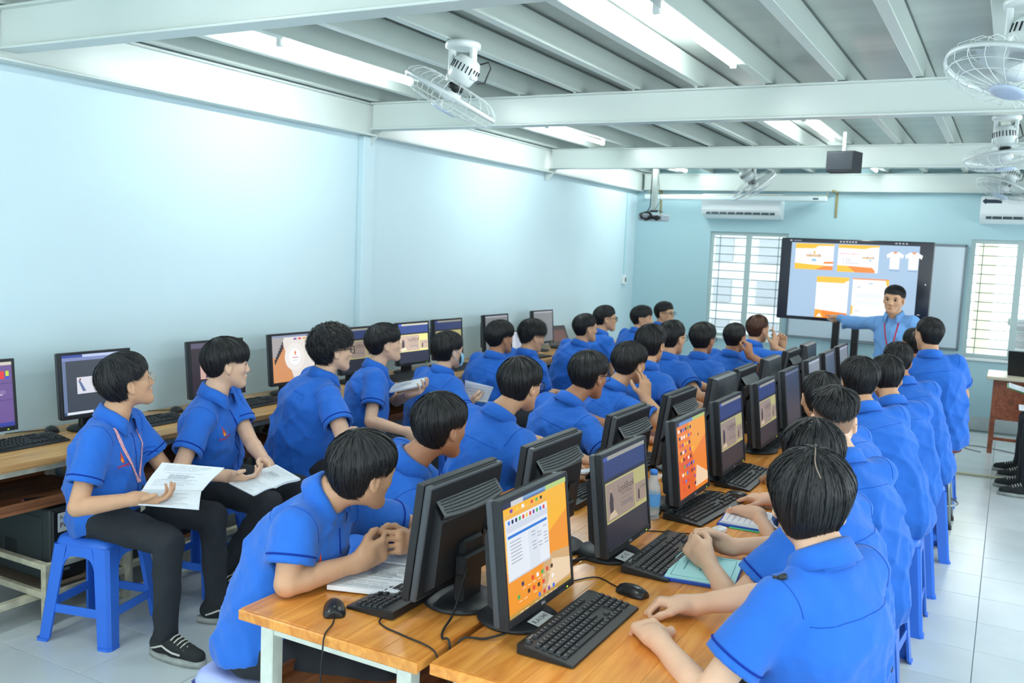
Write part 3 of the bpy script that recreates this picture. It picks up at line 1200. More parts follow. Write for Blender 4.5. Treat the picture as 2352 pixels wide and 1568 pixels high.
def rect_grid(u0, v0, du, dv, nu, nv, w_, h_, cols, rn, p=1.0):
    out = []
    for j in range(nv):
        for i in range(nu):
            if rn.random() <= p:
                out.append((u0 + i * du, v0 - j * dv, u0 + i * du + w_, v0 - j * dv + h_, rn.choice(cols)))
    return out


ICON = [S(220, 60, 50), S(60, 120, 220), S(240, 240, 240), S(60, 170, 80), S(120, 60, 160), S(60, 40, 30), S(240, 200, 60), S(30, 40, 90)]


def scr_files():
    rn = random.Random(1)
    R = [(0, 0, 1, 1, S(238, 150, 40)), ([(.0, .4), (.35, .42), (1, .70), (1, 1), (0, 1)], S(244, 182, 36)), ([(.5, 0), (1, 0), (1, .32), (.72, .36), (.55, .30)], S(206, 168, 120)),
         ([(.58, .04), (1, .06), (1, .22), (.70, .30)], S(232, 206, 172)), (0, 0, 1, .035, S(190, 150, 70)),
         (0, .955, 1, 1, S(92, 116, 160)), (0, .955, .12, 1, S(40, 44, 70)), (.12, .955, .3, 1, S(200, 205, 210)), (.3, .975, .65, 1, S(120, 160, 200)), (.65, .955, 1, 1, S(180, 205, 120)),
         (.02, .32, .66, .90, S(226, 232, 240)), (.02, .86, .66, .90, S(236, 176, 60)), (.04, .69, .64, .715, S(40, 120, 210)), (.03, .745, .66, .80, S(206, 214, 226)), (.02, .32, .66, .335, S(200, 208, 220)), (.33, .34, .5, .68, S(216, 224, 234))]
    R += rect_grid(.05, .81, .052, .0, 11, 1, .03, .035, ICON, rn)
    R += rect_grid(.05, .655, .0, .03, 1, 7, .16, .008, [S(150, 160, 175)], rn)
    R += rect_grid(.36, .655, .09, .03, 3, 6, .06, .007, [S(140, 150, 165)], rn, .8)
    R += rect_grid(.05, .92, .085, .0, 3, 1, .04, .03, ICON, rn) + rect_grid(.36, .92, .07, 0, 3, 1, .035, .028, ICON, rn)
    R += rect_grid(.07, .25, .075, .09, 8, 3, .036, .036, ICON, rn, .7) + rect_grid(.065, .23, .075, .09, 8, 3, .05, .007, [S(250, 225, 190)], rn, .7)
    return R, ()


def scr_look(bright=1.0):
    k = lambda r, g, b: S(min(255, r * bright), min(255, g * bright), min(255, b * bright))
    R = [(0, 0, 1, 1, k(38, 40, 52)), (0, .76, 1, 1, k(44, 58, 104)), (0, .955, 1, 1, k(150, 150, 140)), (0, .955, .1, 1, k(60, 80, 160)),
         (.02, .28, .98, .72, k(176, 172, 112)), (.03, .30, .68, .70, k(148, 132, 120)), (.70, .33, .97, .55, k(150, 134, 120)),
         ([(.10, .34), (.17, .34), (.18, .52), (.15, .60), (.12, .60), (.09, .50)], k(60, 52, 56)), (.125, .60, .15, .645, k(180, 140, 120)),
         ([(.76, .36), (.80, .36), (.805, .45), (.785, .49), (.765, .45)], k(60, 52, 56)), ([(.05, .32), (.26, .32), (.20, .40), (.10, .38)], k(196, 178, 150)), (.35, .475, .62, .482, k(110, 100, 96))]
    T = [('LookBook', .48, .595, .034, k(64, 56, 58)), ('THOI TRANG', .48, .53, .017, k(90, 80, 80)), ('branding', .48, .425, .030, k(92, 92, 104)), ('LookBook', .88, .49, .014, k(70, 60, 60))]
    return R, T


def scr_desktop():
    rn = random.Random(3)
    R = [(0, 0, 1, 1, S(232, 128, 34)), ([(0, 0), (.55, 0), (.5, .55), (0, .5)], S(222, 96, 36)), ([(.5, .5), (1, .7), (1, 1), (.4, 1)], S(240, 160, 40)), ([(.55, .05), (1, .05), (1, .16), (.62, .34)], S(236, 204, 170)),
         (0, .955, 1, 1, S(100, 140, 190)), (0, .955, .1, 1, S(50, 50, 80)), (.55, .955, 1, 1, S(170, 190, 110)), (.70, .72, .74, .75, S(120, 70, 40))]
    R += rect_grid(.05, .87, .075, .095, 6, 9, .045, .042, ICON, rn, .88)
    return R, ()


def scr_photoshop():
    R = [(0, 0, 1, 1, S(66, 74, 84)), (0, .90, 1, 1, S(128, 140, 190)), (0, .955, .3, 1, S(60, 80, 160)), (.3, .955, 1, 1, S(190, 205, 240)), (0, 0, 1, .05, S(66, 90, 130)), (.04, .005, .42, .045, S(228, 234, 240)), (0, .05, .05, .90, S(108, 126, 160)),
         (.2, .34, .9, .62, S(220, 222, 232)), ([(.28, .38), (.33, .38), (.27, .52), (.24, .58), (.22, .56)], S(100, 120, 160)), (.235, .565, .26, .60, S(150, 90, 80)), (.42, .50, .7, .51, S(170, 175, 190)), (.42, .45, .74, .455, S(185, 190, 200))]
    return R, ()


def scr_purple():
    rn = random.Random(5)
    R = [(0, 0, 1, 1, S(112, 88, 150)), (0, .95, 1, 1, S(210, 205, 190)), (0, 0, 1, .06, S(60, 70, 160)), (.62, .74, .9, .86, S(230, 60, 60)), (.62, .74, .74, .86, S(240, 150, 150)), (.92, .78, .96, .86, S(200, 220, 60)), (.92, .74, .96, .78, S(60, 80, 220)),
         (.55, .40, 1, .42, S(96, 74, 132)), (.55, .66, 1, .68, S(96, 74, 132))]
    R += rect_grid(.58, .36, .0, .03, 1, 8, .03, .018, [S(225, 220, 235)], rn) + rect_grid(.63, .362, .0, .03, 1, 8, .14, .010, [S(200, 195, 220)], rn) + rect_grid(.66, .55, .0, .02, 1, 3, .24, .007, [S(170, 150, 200)], rn) + [(.72, .49, .86, .502, S(230, 230, 240))]
    return R, ()


def scr_web():
    rn = random.Random(6)
    circ = [(.52 + .24 * math.cos(a), .52 + .30 * math.sin(a)) for a in np.linspace(0, 2 * PI, 25)[:-1]]
    c2 = [(.52 + .14 * math.cos(a), .52 + .18 * math.sin(a)) for a in np.linspace(0, 2 * PI, 25)[:-1]]
    R = [(0, 0, 1, 1, S(232, 226, 220)), ([(0, 0), (.5, 0), (.2, 1), (0, 1)], S(214, 150, 100)), ([(0, .55), (.12, .5), (.3, 1), (0, 1)], S(170, 165, 165)), (circ, S(240, 236, 232)), (c2, S(250, 250, 250)),
         (.80, .68, 1, .76, S(110, 60, 180)), (.84, .54, 1, .62, S(110, 60, 180)), (0, .955, 1, 1, S(140, 150, 180))]
    R += [(.04 + .03 * i, .40 + .05 * i, .07 + .03 * i, .50 + .06 * i, S(46, 46, 54)) for i in range(7)]
    R += rect_grid(.5, .89, .11, 0, 4, 1, .07, .04, [S(130, 80, 160), S(230, 170, 60), S(220, 80, 90), S(90, 150, 200)], rn)
    R += [([(.51, .56), (.53, .56), (.545, .62), (.52, .66), (.505, .62)], S(230, 110, 40)), (.45, .50, .59, .515, S(200, 90, 70)), (.46, .44, .58, .448, S(170, 170, 175))]
    return R, ()


def scr_dark(c=(58, 62, 70)):
    return [(0, 0, 1, 1, S(*c)), (0, .95, 1, 1, S(c[0] + 40, c[1] + 42, c[2] + 50))], ()


SCR = dict(files=scr_files, look=scr_look, look2=lambda: scr_look(1.45), desktop=scr_desktop, ps=scr_photoshop, purple=scr_purple, web=scr_web, dark=scr_dark, grey=lambda: scr_dark((120, 124, 126)), psdark=lambda: ([(0, 0, 1, 1, S(50, 40, 48)), (0, .9, 1, 1, S(90, 84, 110)), (.16, .3, .55, .62, S(206, 170, 160)), ([(.26, .32), (.34, .32), (.33, .55), (.28, .58)], S(60, 50, 60)), (.70, .1, .98, .35, S(120, 90, 80))], ()))
_mon = {}


def mon_meshes():
    if _mon:
        return
    W, Hh = .405, .338
    # all in a frame where the panel's centre is the origin, screen towards +x
    b = MB()
    f_ = .014
    for (lo, hi) in (((-.018, -W / 2, -Hh / 2), (.006, -W / 2 + f_, Hh / 2)), ((-.018, W / 2 - f_, -Hh / 2), (.006, W / 2, Hh / 2)), ((-.018, -W / 2 + f_, Hh / 2 - f_), (.006, W / 2 - f_, Hh / 2)), ((-.018, -W / 2 + f_, -Hh / 2), (.006, W / 2 - f_, -Hh / 2 + .022))):
        b.box(lo, hi, .002)
    _mon['bezel'] = b.mesh('bezel', [MONB])
    b = MB(); b.box((-.040, -W / 2 + .002, -Hh / 2 + .002), (-.019, W / 2 - .002, Hh / 2 - .002), .004)
    _mon['shell'] = b.mesh('back_shell', MONG)
    b = MB(); b.box((-.0415, -W / 2 + .010, -Hh / 2 + .010), (-.039, W / 2 - .010, Hh / 2 - .010)); _mon['backplate'] = b.mesh('back_plate', MONB)
    # hump with sloping vented top
    w2 = .165
    b = MB()
    prof = [(-.040, .106), (-.070, .066), (-.074, -.12), (-.040, -.15)]
    vs = [(x, y, z) for y in (-w2, w2) for x, z in prof]
    vs += [(-.040, y, z) for y in (-w2 - .012, w2 + .012) for z in (.10, -.14)]
    b.add(vs, [(0, 1, 5, 4)[::-1], (1, 2, 6, 5)[::-1], (2, 3, 7, 6)[::-1], (0, 3, 2, 1)[::-1], (4, 5, 6, 7)[::-1]])
    for s_ in (-1, 1):
        pass
    _mon['hump'] = b.mesh('back_hump', MONB)
    b = MB()
    vs, fs = [], []
    n = 14
    for i in range(n + 1):
        y = -w2 + 2 * w2 * i / n
        k = 1 - (2 * i / n - 1) ** 2
        vs += [(-.0405, y, .122), (-.0735 - .004 * k, y, .088 - .012 * k), (-.070, y, .080 - .012 * k)]
    for i in range(n):
        q = i * 3
        fs += [(q, q + 1, q + 4, q + 3), (q + 1, q + 2, q + 5, q + 4)]
    b.add(vs, fs)
    _mon['vent'] = b.mesh('vent', MONV)
    b = MB()
    for j in range(5):
        for i in range(44):
            y = -w2 + .012 + (2 * w2 - .024) * (i + .5 * (j % 2)) / 44
            k = 1 - (y / w2) ** 2
            t_ = (j + .8) / 6
            x = -.0405 + (-.0735 - .004 * k + .0405) * t_ - .0005
            z = .122 + (.088 - .012 * k - .122) * t_ + .0005
            b.add([(x - .0012, y - .0022, z - .0016), (x - .0012, y + .0022, z - .0016), (x + .0012, y + .0022, z + .0016), (x + .0012, y - .0022, z + .0016)], [(3, 2, 1, 0)])
    _mon['hole'] = b.mesh('vent_holes', mat('vent_hole_black', S(14, 15, 16), .8))
    b = MB()
    for i in range(46):
        y = -W / 2 + .03 + (W - .06) * i / 45
        b.box((-.034, y - .002, Hh / 2 - .0022), (-.026, y + .002, Hh / 2 - .0012))
    _mon['slots'] = b.mesh('top_slots', mat('vent_hole_black', S(14, 15, 16)))
    b = MB(); b.M = Matrix.Translation((-.0745, -.10, -.04)); b.box((-.0006, -.028, -.055), (.0004, .028, .04)); _mon['label'] = b.mesh('label', mat('dark_grey_label', S(60, 62, 64), .5))
    # neck and base (frame: base centre on the desk)
    b = MB(); b.box((-.035, -.055, .012), (.0, .055, .20), .008); b.box((-.05, -.07, .10), (-.012, .07, .16), .006); _mon['neck'] = b.mesh('neck', MONB)
    b = MB(); b.smooth = True; b.lathe([(.112, 0), (.118, .006), (.108, .014), (.06, .020), (.01, .022)], 36); _mon['base'] = b.mesh('base', MONB)
    # wedge-backed model
    b = MB(); b.smooth = False
    vs = [(-.02, -W / 2, Hh / 2), (-.02, W / 2, Hh / 2), (-.02, W / 2, -Hh / 2), (-.02, -W / 2, -Hh / 2), (-.045, -W / 2 + .012, Hh / 2 - .004), (-.045, W / 2 - .012, Hh / 2 - .004), (-.095, W / 2 - .07, -.03), (-.095, -W / 2 + .07, -.03), (-.075, W / 2 - .05, -Hh / 2 + .03), (-.075, -W / 2 + .05, -Hh / 2 + .03)]
    b.add(vs, [(0, 1, 5, 4), (4, 5, 6, 7), (7, 6, 8, 9), (9, 8, 2, 3), (1, 2, 8, 6, 5), (0, 4, 7, 9, 3)])
    _mon['wedge'] = b.mesh('wedge_back', MONG)
    b = MB(); b.add([(-.0462, -W / 2 + .05, Hh / 2 - .02), (-.0462, W / 2 - .05, Hh / 2 - .02), (-.0962, W / 2 - .09, -.02), (-.0962, -W / 2 + .09, -.02)], [(0, 1, 2, 3)])
    _mon['wedge_panel'] = b.mesh('wedge_panel', MONV)


def monitor(x, y, yaw, scr, lb, tilt=6, kind='a', group='computer monitors', cz=.995, extra=None, hole=True):
    """yaw 0 = screen towards +x"""
    mon_meshes()
    t = thing('monitor', lb, 'monitor', (x, y, HD), rad(yaw), group)
    new_obj('base', _mon['base'], t).location = (-.05, 0, 0)
    new_obj('neck', _mon['neck'], t).location = (-.05, 0, 0)
    P = Matrix.Translation((0, 0, cz - HD)) @ Matrix.Rotation(rad(-tilt), 4, 'Y')
    pan = new_obj('bezel', _mon['bezel'], t)
    pan.matrix_local = P
    sc_ = panel(*[SCR[scr]()[0], .377, .302, SCR[scr]()[1]]).build('screen', SCREEN, pan)
    sc_.location = (.002, 0, .004)
    for nm in (('shell', 'backplate', 'hump', 'vent', 'hole', 'slots', 'label') if kind == 'a' else ('wedge', 'wedge_panel')):
        if nm in ('hole', 'slots') and not hole:
            continue
        o = new_obj(_mon[nm].name.split('.')[0], _mon[nm], pan)
    b = MB(); b.box((.005, .150, -.163), (.0068, .158, -.159)); b.build('power_light', LED, pan)
    if hole:
        vs, fs = text_geo('DELL', .012)
        b = MB(); b.add([(.0065, q.x, q.y - .158) for q in vs], fs); b.build('brand_lettering', WHITEL, pan)
        b = MB()
        for k in range(4):
            b.box((.005, .090 + k * .013, -.165), (.0072, .099 + k * .013, -.160))
        b.build('button', MONG, pan)
    return t


ordn = ['nearest', 'second', 'third', 'fourth', 'fifth', 'sixth', 'seventh', 'eighth', 'ninth', 'tenth']
RM = [(2.21, 'files', 'showing a white file window'), (2.87, 'look', 'showing a fashion lookbook page on dark blue'), (3.60, 'desktop', 'showing an orange desktop full of icons'), (4.20, 'look', 'showing a dim lookbook page'),
      (4.92, 'look', 'fifth in its row'), (5.56, 'dark', 'sixth in its row'), (6.25, 'grey', 'seventh in its row'), (6.85, 'dark', 'eighth in its row'), (7.45, 'grey', 'last in its row')]
for i, (y, s_, d) in enumerate(RM):
    monitor(-1.085, y, 0, s_, 'black monitor on the right centre desks ' + d + (', nearest the camera' if i == 0 else ''), tilt=7, hole=i < 4, cz=.99)
LMn = [(2.23, 'a'), (2.83, 'a'), (3.55, 'a'), (4.22, 'a'), (4.95, 'b'), (5.45, 'a'), (6.1, 'b'), (6.75, 'a'), (7.35, 'b')]
for i, (y, k) in enumerate(LMn):
    monitor(-1.385, y, 180, 'dark', 'black monitor seen from behind on the left centre desks, %s from the camera' % ordn[i], tilt=7, kind=k, hole=i < 4, cz=.99)
WM = [(2.45, 'purple', 'showing purple editing software, cut by the left edge'), (3.10, 'ps', 'behind the student with the pink lanyard'), (3.92, 'psdark', 'behind the student in the second seat'), (4.58, 'web', 'showing a web page with a white circle'),
      (5.27, 'look', 'just left of the pillar'), (5.96, 'look2', 'showing a bright lookbook page'), (6.47, 'look', 'behind the masked student'), (7.29, 'grey', 'behind the seventh student'), (8.24, 'grey', 'blank grey, beside the open laptop')]
for i, (y, s_, d) in enumerate(WM):
    monitor(-4.10, y, -3, s_, 'black monitor on the left wall desks ' + d, tilt=5, hole=False, cz=1.015)

# keyboards
KEYM = [mat('black_key', S(40, 43, 47), .45, spec=.4), mat('key_legend', S(190, 196, 200), .5)]
KBODY = mat('keyboard_black', S(30, 32, 35), .4, spec=.45)


def key_mesh(wk):
    b = MB()
    h_, d_ = .0085, .0165
    a, c = wk / 2, d_ / 2
    vs = [(-c, -a, 0), (c, -a, 0), (c, a, 0), (-c, a, 0), (-c * .72, -a + .0026, h_), (c * .72, -a + .0026, h_), (c * .72, a - .0026, h_), (-c * .72, a - .0026, h_)]
    b.add(vs, [(0, 1, 5, 4), (1, 2, 6, 5), (2, 3, 7, 6), (3, 0, 4, 7), (4, 5, 6, 7)])
    b.slot = 1
    b.add([(-.0034, -a + .0052, h_ + .0002), (-.0008, -a + .0052, h_ + .0002), (-.0008, -a + .0078, h_ + .0002), (-.0034, -a + .0078, h_ + .0002)], [(0, 1, 2, 3)])
    return b


_km = {}
KROWS = []   # (x, y, width) in the keyboard's own frame: long axis y, far edge -x (towards the monitor)
P_ = .0190
for r_i in range(6):
    xx = -.052 + r_i * .0195 + (.004 if r_i else -.004)
    yy = -.211
    if r_i == 0:
        seq = [1, -1] + [1] * 4 + [-.5] + [1] * 4 + [-.5] + [1] * 4
    elif r_i == 1:
        seq = [1] * 13 + [2]
    elif r_i == 2:
        seq = [1.5] + [1] * 12 + [1.5]
    elif r_i == 3:
        seq = [1.75] + [1] * 11 + [2.25]
    elif r_i == 4:
        seq = [2.25] + [1] * 10 + [2.75]
    else:
        seq = [1.25] * 3 + [6.25] + [1.25] * 4
    for q in seq:
        if q < 0:
            yy += -q * P_
            continue
        KROWS.append((xx, yy + q * P_ / 2, q))
        yy += q * P_
    y2 = -.211 + 15.4 * P_
    for k in range(3):
        if r_i in (0, 1, 2) or r_i == 5 or (r_i == 4 and k == 1):
            KROWS.append((xx, y2 + (k + .5) * P_, 1))
    y3 = y2 + 3.3 * P_
    for k in range(4):
        if r_i > 0 and not (r_i == 5 and k == 1):
            KROWS.append((xx, y3 + (k + .5) * P_, 1))


def keyboard(x, y, yaw, lb, fine=False):
    t = thing('keyboard', lb, 'keyboard', (x, y, HD), rad(yaw), 'black computer keyboards')
    if 'body' not in _km:
        b = MB()
        prof = [(-.078, .004), (-.078, .026), (-.060, .0265), (.058, .012), (.082, .008), (.084, .003)]
        ol = [(-.228, 0), (.228, 0)]
        vs = [(px, yy, pz) for yy in (-.226, .226) for px, pz in prof]
        vs2 = [(px * .97, yy, pz - .002 if pz > .005 else pz) for yy in (-.230, .230) for px, pz in prof]
        vs = vs2[:6] + vs + vs2[6:]
        n = 6
        fs = [tuple(range(6))[::-1], tuple(range(18, 24))]
        for i in range(3):
            for j in range(6):
                a, c = i * 6 + j, i * 6 + (j + 1) % 6
                fs.append((a, c, c + 6, a + 6))
        b.add(vs, fs)
        _km['body'] = b.mesh('case', KBODY)
    new_obj('case', _km['body'], t)
    zt = lambda xx: .0255 - (xx + .060) * .0145 / .118
    if fine:
        for (kx, ky, q) in KROWS:
            if q not in _km:
                _km[q] = key_mesh(q * P_ - .0018).mesh('key', KEYM)
            o = new_obj('key', _km[q], t)
            o.location = (kx, ky, zt(kx) - .001)
            o.rotation_euler = (0, .12, 0)
        vs, fs = text_geo('logitech', .011)
        b = MB(); b.add([(-.068 - q.y, -.17 + q.x, .0272) for q in vs], [f_ for f_ in fs]); b.build('brand_lettering', WHITEL, t)
    else:
        if 'all' not in _km:
            b = MB()
            for (kx, ky, q) in KROWS:
                kb = key_mesh(q * P_ - .0018)
                M_ = Matrix.Translation((kx, ky, zt(kx) - .001)) @ Matrix.Rotation(.12, 4, 'Y')
                b.M = M_
                for s2 in (0, 1):
                    b.slot = s2
                    ff_ = [f_ for f_, m_ in zip(kb.f, kb.m) if m_ == s2]
                    b.add(kb.v, ff_)
            _km['all'] = b.mesh('keys', KEYM)
        o = new_obj('key', _km['all'], t)
        o['kind'] = 'stuff'
    return t


KB = [(-.955, 2.235, 0, 'black keyboard in front of the file-window monitor, nearest the camera', True), (-.955, 2.95, 0, 'black keyboard left of the clasped hands over the pale blue folder', True), (-1.02, 3.60, -6, 'black keyboard in front of the orange icon-filled desktop', True),
      (-1.02, 4.24, 0, 'black keyboard fourth along the right centre desks', False), (-1.09, 5.22, -8, 'black keyboard fifth along the right centre desks', False), (-1.0, 5.85, -4, 'black keyboard sixth along the right centre desks', False),
      (-1.49, 2.22, 180, 'black keyboard behind the nearest rear-facing monitor', True), (-1.52, 3.5, 180, 'black keyboard on the left centre desks behind the third monitor', False), (-1.52, 4.2, 180, 'black keyboard on the left centre desks behind the fourth monitor', False),
      (-4.06, 2.63, 0, 'black keyboard at the left edge on the wall desk', True), (-4.03, 3.36, 0, 'black keyboard right of the student with the pink lanyard', False), (-4.03, 4.13, 0, 'black keyboard beside the second seated student', False), (-4.0, 5.75, 0, 'black keyboard below the bright lookbook monitor', False), (-4.0, 6.55, 0, 'black keyboard beside the masked student', False), (-4.0, 5.45, 4, 'black keyboard beside the student holding a booklet, past the pillar', False)]
KB.pop()
for a in KB:
    keyboard(*a)

# mice
Fd = Field((-.05, -.04, -.01), (.05, .04, .05), .003)
Fd.ell(A3((-.004, 0, .002)), np.eye(3), (.056, .031, .030), k=.01)
Fd.ell(A3((.03, 0, .0)), np.eye(3), (.028, .027, .019), k=.02)
Fd.cut((0, 0, .0), (0, 0, -1), k=.003)
_V, _F = Fd.mesh()
MOUSEM = np_mesh('shell', _V, _F, mat('black_mouse_plastic', S(30, 31, 34), .3, spec=.5))
_b = MB(); _b.smooth = True
_b.tube([(.028, -.003, .0215), (.028, .003, .0215)], .0085, 12); WHEELM = _b.mesh('wheel', mat('rubber_grey', S(70, 72, 74), .6))
_b = MB(); _b.smooth = True
_b.tube([(.056, 0, .010), (.048, 0, .016), (.040, 0, .0215)], .0008, 4); SPLITM = _b.mesh('button_gap', mat('gap_black', S(8, 8, 9), .8))
CABLE = mat('black_cable', S(22, 23, 25), .45)


def cable(pts, name='cable', parent=None, r=.0022, m=None, sub=6, **kw):
    p = [Vector(q) for q in pts]
    out = []
    for i in range(len(p) - 1):
        a, b_, c, d = p[max(i - 1, 0)], p[i], p[i + 1], p[min(i + 2, len(p) - 1)]
        for k in range(sub):
            t_ = k / sub
            out.append(.5 * ((2 * b_) + (-a + c) * t_ + (2 * a - 5 * b_ + 4 * c - d) * t_ ** 2 + (-a + 3 * b_ - 3 * c + d) * t_ ** 3))
    out.append(p[-1])
    b = MB(); b.smooth = True
    b.tube(out, r, 6)
    return b.build(name, m or CABLE, parent, **kw)


def mouse(x, y, yaw, lb, path=None):
    """yaw = direction of its nose (cable side) in degrees from +x"""
    t = thing('mouse', lb, 'mouse', (x, y, HD), rad(yaw), 'black computer mice')
    new_obj('shell', MOUSEM, t)
    new_obj('wheel', WHEELM, t)
    new_obj('button_gap', SPLITM, t)
    if path:
        Mi = (Matrix.Translation((x, y, HD)) @ Matrix.Rotation(rad(yaw), 4, 'Z')).inverted()
        cable([(.055, 0, .006)] + [Mi @ Vector(q) for q in path], 'cord', t)
    return t


mouse(-1.585, 1.955, -50, 'black mouse on the near corner of the left centre desk', [(-1.53, 1.88, HD + .003), (-1.508, 1.825, HD + .002), (-1.50, 1.806, HD - .03), (-1.505, 1.80, HD - .2), (-1.515, 1.80, .35), (-1.5, 1.80, .1)])
mouse(-.93, 2.565, 165, 'black mouse beyond the nearest keyboard on the right centre desk', [(-1.01, 2.60, HD + .003), (-1.08, 2.63, HD + .003), (-1.13, 2.55, HD + .003), (-1.16, 2.50, HD + .003)])
mouse(-.86, 3.21, 150, 'black mouse behind the clasped hands over the pale blue folder', [(-.94, 3.27, HD + .003), (-1.0, 3.24, HD + .003), (-1.1, 3.2, HD + .003), (-1.17, 3.15, HD + .003)])
mouse(-.955, 3.88, 170, 'black mouse behind the hand on the blue clipboard', [(-1.05, 3.92, HD + .003), (-1.16, 3.88, HD + .003)])
mouse(-1.0, 5.55, 170, 'black mouse further down the right centre desks', None)
mouse(-4.22, 2.93, 160, 'black mouse left of the student with the pink lanyard', [(-4.29, 2.90, HD + .003), (-4.32, 2.82, HD + .003), (-4.33, 2.75, HD + .003)])
mouse(-4.19, 3.70, 160, 'black mouse between the two nearest wall monitors', [(-4.27, 3.68, HD + .003), (-4.32, 3.6, HD + .003)])
mouse(-3.98, 5.15, 160, 'black mouse on the wall desk left of the pillar', None)
# loose cables between the monitors
cable([(-1.28, 2.16, .90), (-1.27, 2.08, .80), (-1.262, 2.02, .776), (-1.235, 1.97, .775), (-1.202, 1.955, .77), (-1.199, 1.95, .6)], 'cable', None, .0035, label='black cable hanging behind the nearest rear-facing monitor', cat='cable', kind=None)
cable([(-1.28, 2.34, .90), (-1.265, 2.32, .84), (-1.24, 2.28, .79), (-1.225, 2.2, .775), (-1.202, 2.15, .772), (-1.199, 2.13, .6)], 'cable', None, .0032, label='black cable between the two nearest centre monitors', cat='cable')
cable([(-1.45, 2.02, HD + .004), (-1.44, 1.97, HD + .003), (-1.40, 1.945, HD + .003), (-1.33, 1.93, HD + .003), (-1.215, 1.90, HD + .003), (-1.199, 1.90, HD - .05)], 'cable', None, .0024, label='thin keyboard cable crossing the near desk corner', cat='cable')
cable([(-1.10, 2.07, .785), (-1.14, 2.03, .775), (-1.19, 1.99, .775), (-1.2, 1.97, .70)], 'cable', None, .0035, label='short black cable under the file-window monitor', cat='cable')
for i, y in enumerate((2.72, 3.3, 3.95)):
    cable([(-1.27, y, .90), (-1.25, y - .05, .83), (-1.22, y - .04, .785), (-1.17, y + .06, .776), (-1.15, y + .12, .775), (-1.17, y + .2, .776)], 'cable', None, .004,
          label='black cable bundle between the centre rows behind the %s monitor pair' % ('second', 'third', 'fourth')[i], cat='cable')

# tags on the monitor feet
for (x, y, s_, lb) in ((-1.062, 2.20, 'R.A1340', 'taped paper tag under the file-window monitor'), (-1.062, 2.83, 'PC.12', 'taped paper tag reading PC.12 on a monitor foot')):
    t = thing('paper_tag', lb, 'tag', (x, y, HD + .019), rad(0))
    t.rotation_euler = (0, rad(9), 0)
    b = MB(); b.box((-.018, -.045, 0), (.018, .045, .0008)); b.build('paper', STICK, t)
    vs, fs = text_geo(s_, .022)
    b = MB(); b.add([(-q.y, q.x, .0012) for q in vs], fs); b.build('lettering', mat('black_ink', S(25, 25, 28), .7), t)

# PC tower on its steel rack under the first wall desk
t = thing('steel_rack', 'rusty cream steel rack under the wall desk at left', 'rack', (-4.32, 2.53, 0))
b = MB()
for (x0, x1, y0, y1, z0, z1) in ((.0, .62, .0, .03, .20, .23), (.0, .62, .42, .45, .20, .23), (.0, .03, .0, .45, .20, .23), (.59, .62, .0, .45, .20, .23), (.59, .62, .0, .45, .335, .36), (.0, .62, .0, .03, .335, .36), (.0, .62, .42, .45, .335, .36), (.588, .622, .418, .452, .2005, .362), (.588, .622, -.002, .032, .2005, .362), (-.002, .032, -.002, .032, .2005, .362), (-.002, .032, .418, .452, .2005, .362)):
    b.box((x0, y0, z0 - .07), (x1, y1, z1 - .07))
b.build('frame', FRAMER, t)
for i, (px, py) in enumerate(((0, 0), (.59, 0), (0, .42), (.59, .42))):
    b = MB(); b.box((px - .002, py - .002, 0), (px + .032, py + .032, .130)); b.build('leg', FRAMER, t)
b = MB(); b.box((.02, .02, .155), (.60, .43, .162)); b.build('tray', mat('rack_tray_dark', S(96, 84, 70), .8), t)


def tower(x, y, lb, tag, z=.168):
    t = thing('computer_tower', lb, 'computer', (x, y, z), 0, 'black computer towers')
    b = MB(); b.box((-.42, 0, 0), (0, .175, .345), .006); b.build('case', mat('tower_black', S(52, 60, 62), .5, bump=.1, bscale=300), t)
    b = MB(); b.box((0, .004, .004), (.016, .171, .341), .006); b.build('front', mat('tower_front', S(30, 32, 34), .35), t)
    b = MB(); b.box((-.36, -.003, .05), (-.06, .0, .30), .002); b.build('side_panel', mat('tower_black', S(40, 46, 48)), t)
    b = MB()
    for i in range(9):
        for j in range(9):
            b.box((-.33 + i * .010, -.0045, .09 + j * .008), (-.326 + i * .010, -.003, .094 + j * .008))
    b.build('vent_holes', mat('vent_hole_black', S(14, 15, 16)), t)
    if tag:
        b = MB(); b.box((.016, .030, .235), (.0175, .165, .325)); tg = b.build('label', STICK, t)
        ink = mat('black_ink', S(25, 25, 28))
        for s_, z, sz in (('R. H1.3', .303, .022), ('PC.3', .265, .036)):
            vs, fs = text_geo(s_, sz, 'LEFT')
            b = MB(); b.add([(.0182, .040 + q.x, z + q.y) for q in vs], fs); b.build('lettering', ink, tg)
        vs, fs = text_geo('SSD', .018, 'LEFT')
        b = MB(); b.add([(.0168, .06 + q.x, .05 + q.y) for q in vs], fs); b.build('badge', WHITEL, t)
    return t


tower(-3.80, 2.62, 'black computer tower labelled PC.3 on the steel rack', True, .163)
tower(-3.86, 3.35, 'black computer tower under the wall desk behind the second student', False)
tower(-3.86, 4.62, 'black computer tower under the wall desk behind the curly-haired student', False)
for k, y in enumerate((3.3, 4.55)):
    b = MB(); b.box((-4.28, y, .150), (-3.84, y + .3, .167), .003)
    t = thing('shelf_board', 'low board carrying the %s hidden computer tower' % ('second', 'third')[k], 'shelf', (0, 0, 0)); b.build('board', WOODD, t)
    b = MB(); b.box((-4.26, y + .02, 0), (-4.22, y + .28, .15)); b.box((-3.9, y + .02, 0), (-3.86, y + .28, .15)); b.build('support', FRAMER, t)
